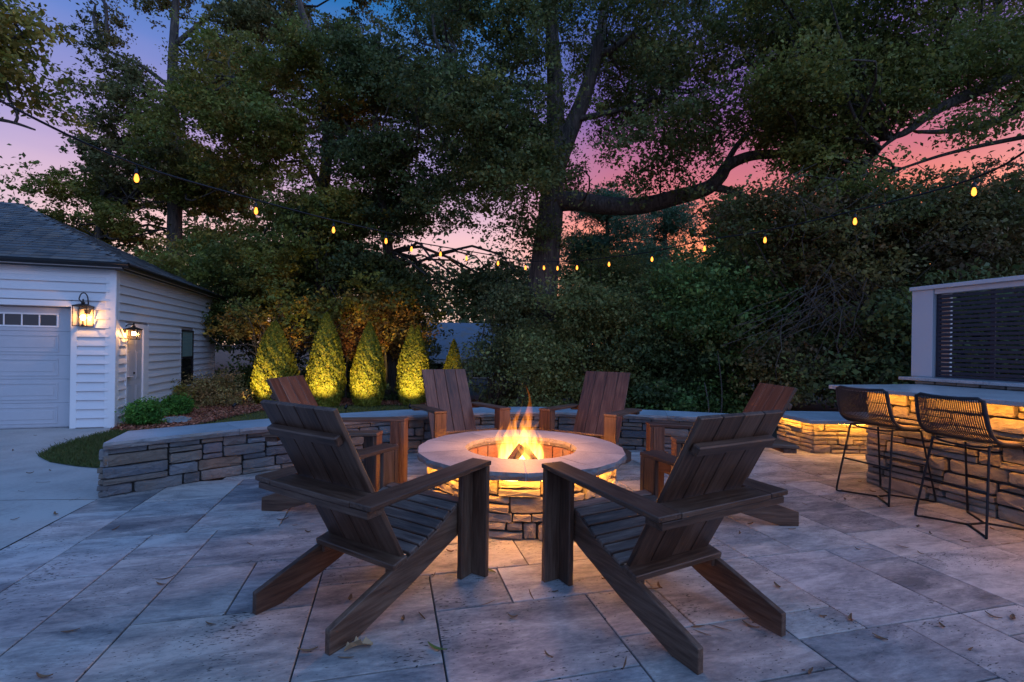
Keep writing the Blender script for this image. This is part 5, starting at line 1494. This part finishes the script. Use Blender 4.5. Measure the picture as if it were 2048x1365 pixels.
# small redbud and the rust-coloured vine bush behind the arborvitae
RY = 14.2
b = Vector((at(535, 810, RY).x, RY, -.27))
tree('redbud_tree', 'small redbud with spreading pale branches and yellow leaves', b, [b] + P3((540, 770, RY), (548, 730, RY)), [px_clump(x, y, RY, 40, 14) for x, y in ((470, 640), (520, 625), (600, 620), (640, 610), (700, 600), (560, 650), (610, 680), (480, 660), (750, 610), (730, 640))], 5200, .09, [(.16, .13, .03), (.20, .10, .025), (.10, .10, .03)], 131, r0=.07, nb=22, bark_m=M_TWIG, per=14, sig=.16, flat=.4)
b = Vector((at(692, 810, 14.6).x, 14.6, -.27))
tree('vine_bush', 'rust brown dead vine heaped over a thin stem between two arborvitae', b, [b] + P3((692, 760, 14.6), (694, 720, 14.6), (696, 680, 14.6)), [px_clump(x, y, 14.6, 30, 22) for x, y in ((680, 645), (715, 640), (700, 670), (730, 665), (670, 670), (745, 690), (690, 690))], 11000, .075, BROWN, 132, r0=.03, nb=30, bark_m=M_TWIG, droop=1.0, asp=.4)
b = Vector((at(770, 810, 14.4).x, 14.4, -.27))
tree('dogwood_tree', 'small olive dogwood spreading above the third and fourth arborvitae', b, [b] + P3((772, 740, 14.4), (768, 680, 14.4), (765, 640, 14.4)), [px_clump(x, y, 14.4, 36, 16) for x, y in ((740, 612), (780, 608), (800, 630), (760, 640), (790, 660), (730, 630), (770, 690))], 9000, .085, [(.12, .10, .03), (.08, .085, .03), (.16, .085, .03)], 133, r0=.06, nb=20, per=16)
# saplings standing bare in front of the shrubs
for px, pt, Yb, lb in ((1415, 765, 8.6, 'bare pale stick standing up behind the seat wall'), (1441, 700, 8.9, 'slender straight sapling stem in front of the thicket')):
    a = at(px, 830, Yb); a.z = T(a.x, a.y) - .02; tp = at(px - 6, pt, Yb)
    t = empty('sapling_stem', a, 0, lb, 'sapling'); tube('stem', t, M_TWIG, catmull([(0, 0, 0), (.02, 0, (tp.z - a.z) * .45), (tp.x - a.x, 0, tp.z - a.z)], 5), [.014] * 5 + [.010] * 5 + [.004], 6)
# distant woodland closing the view
cl = scatter(rg, [(-250, 540, 2300, 700)], 90, 27, 36, 50, 80)
cl += scatter(rg, [(1440, 470, 2300, 640), (1700, 420, 2300, 600)], 34, 27, 34, 50, 76, SKY)
cl += scatter(rg, [(-250, 380, 620, 560)], 14, 27, 34, 40, 70, SKY)
o, _ = cloud('distant_woods', None, cl, 90000, .30, DARK + [(.05, .06, .03)], 141, sig=1.0, per=16, shell=.7)
tag(o, 'dim distant woodland closing the view behind all the trees', 'woods', None, 'stuff')

# ------------------------------------------------------------------ neighbour's house glimpsed through the leaves
HY = 21.0
hc = at(930, 720, HY); hb = Vector((hc.x, HY + 2.4, -.3))
ho = empty('house', hb, .12, "neighbour's low house with a pale blue grey roof glimpsed through the shrubs", 'house')
M_ROOFB = stone_mat('blue_grey_roofing', [(0, (.16, .20, .26)), (1, (.22, .26, .33))], .004, 40)
M_SIDB = plain('blue_grey_siding', (.24, .29, .36), .6)
hw_ = 4.2
box('wall', ho, M_SIDB, (0, 0, .55), (hw_ * 2 - .4, 4.4, 1.25), .01)
for s in (-1, 1):
    a, bq = Vector((-hw_, s * 2.6, 1.05)), Vector((-hw_, 0, 2.75))
    beam('roof', ho, M_ROOFB, (-hw_, s * 1.3, 1.95), (hw_, s * 1.3, 1.95), (bq - a), 3.12, .08, .005)
beam('fascia', ho, M_TRIM, (-hw_, -2.66, 1.02), (hw_, -2.66, 1.02), (0, 0, 1), .14, .03, .003)
for x in (-1.6, .4, 2.4):
    w_ = box('window', ho, M_TRIM, (x, -2.21, .65), (.8, .04, .7), .004); box('pane', w_, M_PANE, (0, -.025, 0), (.68, .01, .58), .001)

# ------------------------------------------------------------------ fallen leaves on the patio
def leaf_mesh(name, L, Wd, curl, bend, mat, seed):
    r = random.Random(seed); V, Fc = [], []; n = 6
    for i in range(n + 1):
        t = i / n; w = Wd * math.sin(PI * (t * .94 + .03)) ** .8; x = L * (t - .5); y = .45 * bend * L * (t - .5) ** 2
        z = .004 + curl * (abs(t - .5) * 2) ** 2
        V += [(x, y - w / 2, z + curl * .5), (x, y, z), (x, y + w / 2, z + curl * .5)]
    for i in range(n):
        a, b = i * 3, i * 3 + 3
        Fc += [[a, b, b + 1, a + 1], [a + 1, b + 1, b + 2, a + 2]]
    me = bpy.data.meshes.new(name); me.from_pydata(V, [], Fc); me.update(); me.materials.append(mat); return me
def leafy(name, c1, c2):
    m, nd, lk, b_ = mat_new(name); oi = nd.new('ShaderNodeObjectInfo'); r = ramp(nd, [(0, c1), (1, c2)]); lk.new(oi.outputs['Random'], r.inputs[0]); lk.new(r.outputs[0], b_.inputs['Base Color']); b_.inputs['Roughness'].default_value = .7; return m
M_DRY = leafy('dry_leaf', (.20, .10, .045), (.10, .05, .025))
M_GRL = leafy('green_leaf', (.10, .13, .02), (.12, .13, .03))
kinds = [leaf_mesh('fallen_leaf', L, w, c, bd, M_DRY, i) for i, (L, w, c, bd) in enumerate(((.10, .018, .006, .5), (.12, .013, .010, -.4), (.085, .028, .010, .3), (.14, .010, .004, .2), (.07, .03, .014, -.6), (.11, .022, .012, .9)))]
spots = [(775, 1120), (885, 1045), (868, 1152), (614, 1305), (692, 1318), (806, 1240), (845, 1236), (975, 1209), (1095, 1312), (1062, 1192), (1110, 1185), (900, 1105), (1025, 1237), (600, 1060), (566, 1041), (615, 1066), (640, 1025),
         (590, 1052), (500, 1090), (520, 1200), (45, 1097), (140, 1265), (85, 1357), (1210, 1160), (1232, 1163), (1310, 1180), (1395, 1255), (1405, 1268), (1440, 1258), (1500, 1255), (1555, 1175), (1318, 1175), (1645, 1235), (1700, 1240),
         (1760, 1278), (1620, 1345), (1885, 1255), (1985, 1235), (2025, 1238), (1805, 1095), (1840, 1108), (1870, 1120), (1585, 1060), (1595, 1050), (1500, 1050), (1480, 1068), (1715, 1100), (1730, 1098), (1835, 1055), (1860, 1068), (1905, 1045),
         (1690, 1000), (1640, 950), (1665, 952), (1650, 985), (1705, 925), (1630, 930), (1600, 925), (1720, 965), (1745, 985), (1765, 1000), (1760, 1015), (1930, 1085), (2010, 1090), (1985, 1060), (1690, 1055), (1610, 1010), (330, 1160), (320, 1170), (230, 1060),
         (480, 970), (452, 955), (395, 1010), (880, 925), (1285, 940), (1350, 1000), (1530, 985), (1570, 965), (1120, 1100), (1145, 1075), (1940, 1300), (1250, 1330), (420, 1250), (700, 1200)]
rv = random.Random(77)
def clear_spot(p):
    if (p - PC).length < .9: return False
    return True
for i, (px, py) in enumerate(spots):
    p = gnd(px, py, 0.0)
    if not clear_spot(Vector((p.x, p.y, 0))): continue
    o = link('fallen_leaf', rv.choice(kinds)); o.location = (p.x, p.y, .001); o.rotation_euler = (rv.uniform(-.05, .05), rv.uniform(-.05, .05), rv.uniform(0, 6.28)); o.scale = (rv.uniform(.45, .8),) * 3
    wh = [('narrow dry brown leaf on the patio near the bar stools', (3.3, 4.3)), ('narrow dry brown leaf on the patio in front of the lit pillar', (3.9, 6.0)),
          ('narrow dry brown leaf on the patio behind the chair turned towards the bar', (1.3, 2.2)), ('narrow dry brown leaf by the chair with a tan leaf at its foot', (-1.1, 2.2)),
          ('narrow dry brown leaf beside the sideways chair near the seat wall end', (-2.0, 4.0)), ('narrow dry brown leaf on the patio by the sideways chair near the pillar', (2.4, 4.1)),
          ('narrow dry brown leaf on the open patio out beyond the bar stools', (2.6, 2.6)), ('narrow dry brown leaf between the front legs of the two turned chairs', (.1, 2.7)), ('narrow dry brown leaf on the open patio towards the driveway', (-3.0, 3.0))]
    lb = min(wh, key=lambda q: (q[1][0] - p.x) ** 2 + (q[1][1] - p.y) ** 2)[0]
    tag(o, lb, 'leaf', 'dry leaves scattered on the patio')
gl = leaf_mesh('green_leaf', .11, .02, .008, .7, M_GRL, 5)
for px, py, a, lb in ((980, 1143, 2.4, 'yellow green leaf fallen beside the front leg of a chair'), (872, 1300, -.5, 'slim bright green leaf fallen on the patio among the brown ones')):
    p = gnd(px, py); o = link('fallen_leaf', gl); o.location = (p.x, p.y, .001); o.rotation_euler = (0, 0, a); tag(o, lb, 'leaf')
# curled oak leaf at the chair foot
p = gnd(688, 1306); V, Fc = [], []
lob = [(0, .0), (.02, .035), (.035, .012), (.06, .05), (.075, .014), (.10, .035), (.125, .0)]
for x, y in lob: V += [(x, -y, .012 + y * .9 + .02 * math.sin(x * 40)), (x, 0, .006 + .01 * math.sin(x * 30)), (x, y * .9, .010 + y * .5)]
for i in range(len(lob) - 1): Fc += [[i * 3, i * 3 + 3, i * 3 + 4, i * 3 + 1], [i * 3 + 1, i * 3 + 4, i * 3 + 5, i * 3 + 2]]
o = pydata('fallen_leaf', V, Fc, leafy('tan_leaf', (.40, .26, .14), (.40, .26, .14))); o.location = (p.x, p.y, 0); o.rotation_euler = (0, 0, .5)
tag(o, 'large curled tan oak leaf lying against the rear foot of a chair', 'leaf')

for px, py in ((60, 948), (86, 966), (42, 984), (132, 880), (100, 942), (26, 902), (70, 872), (150, 1000), (30, 1040), (110, 1030)):
    p = gt(px, py); o = link('fallen_leaf', rv.choice(kinds)); o.location = (p.x, p.y, T(p.x, p.y) + .001); o.rotation_euler = (0, 0, rv.uniform(0, 6.28)); o.scale = (rv.uniform(.6, .9),) * 3
    tag(o, 'dry brown leaf lying on the concrete driveway', 'leaf', 'dry leaves on the driveway')
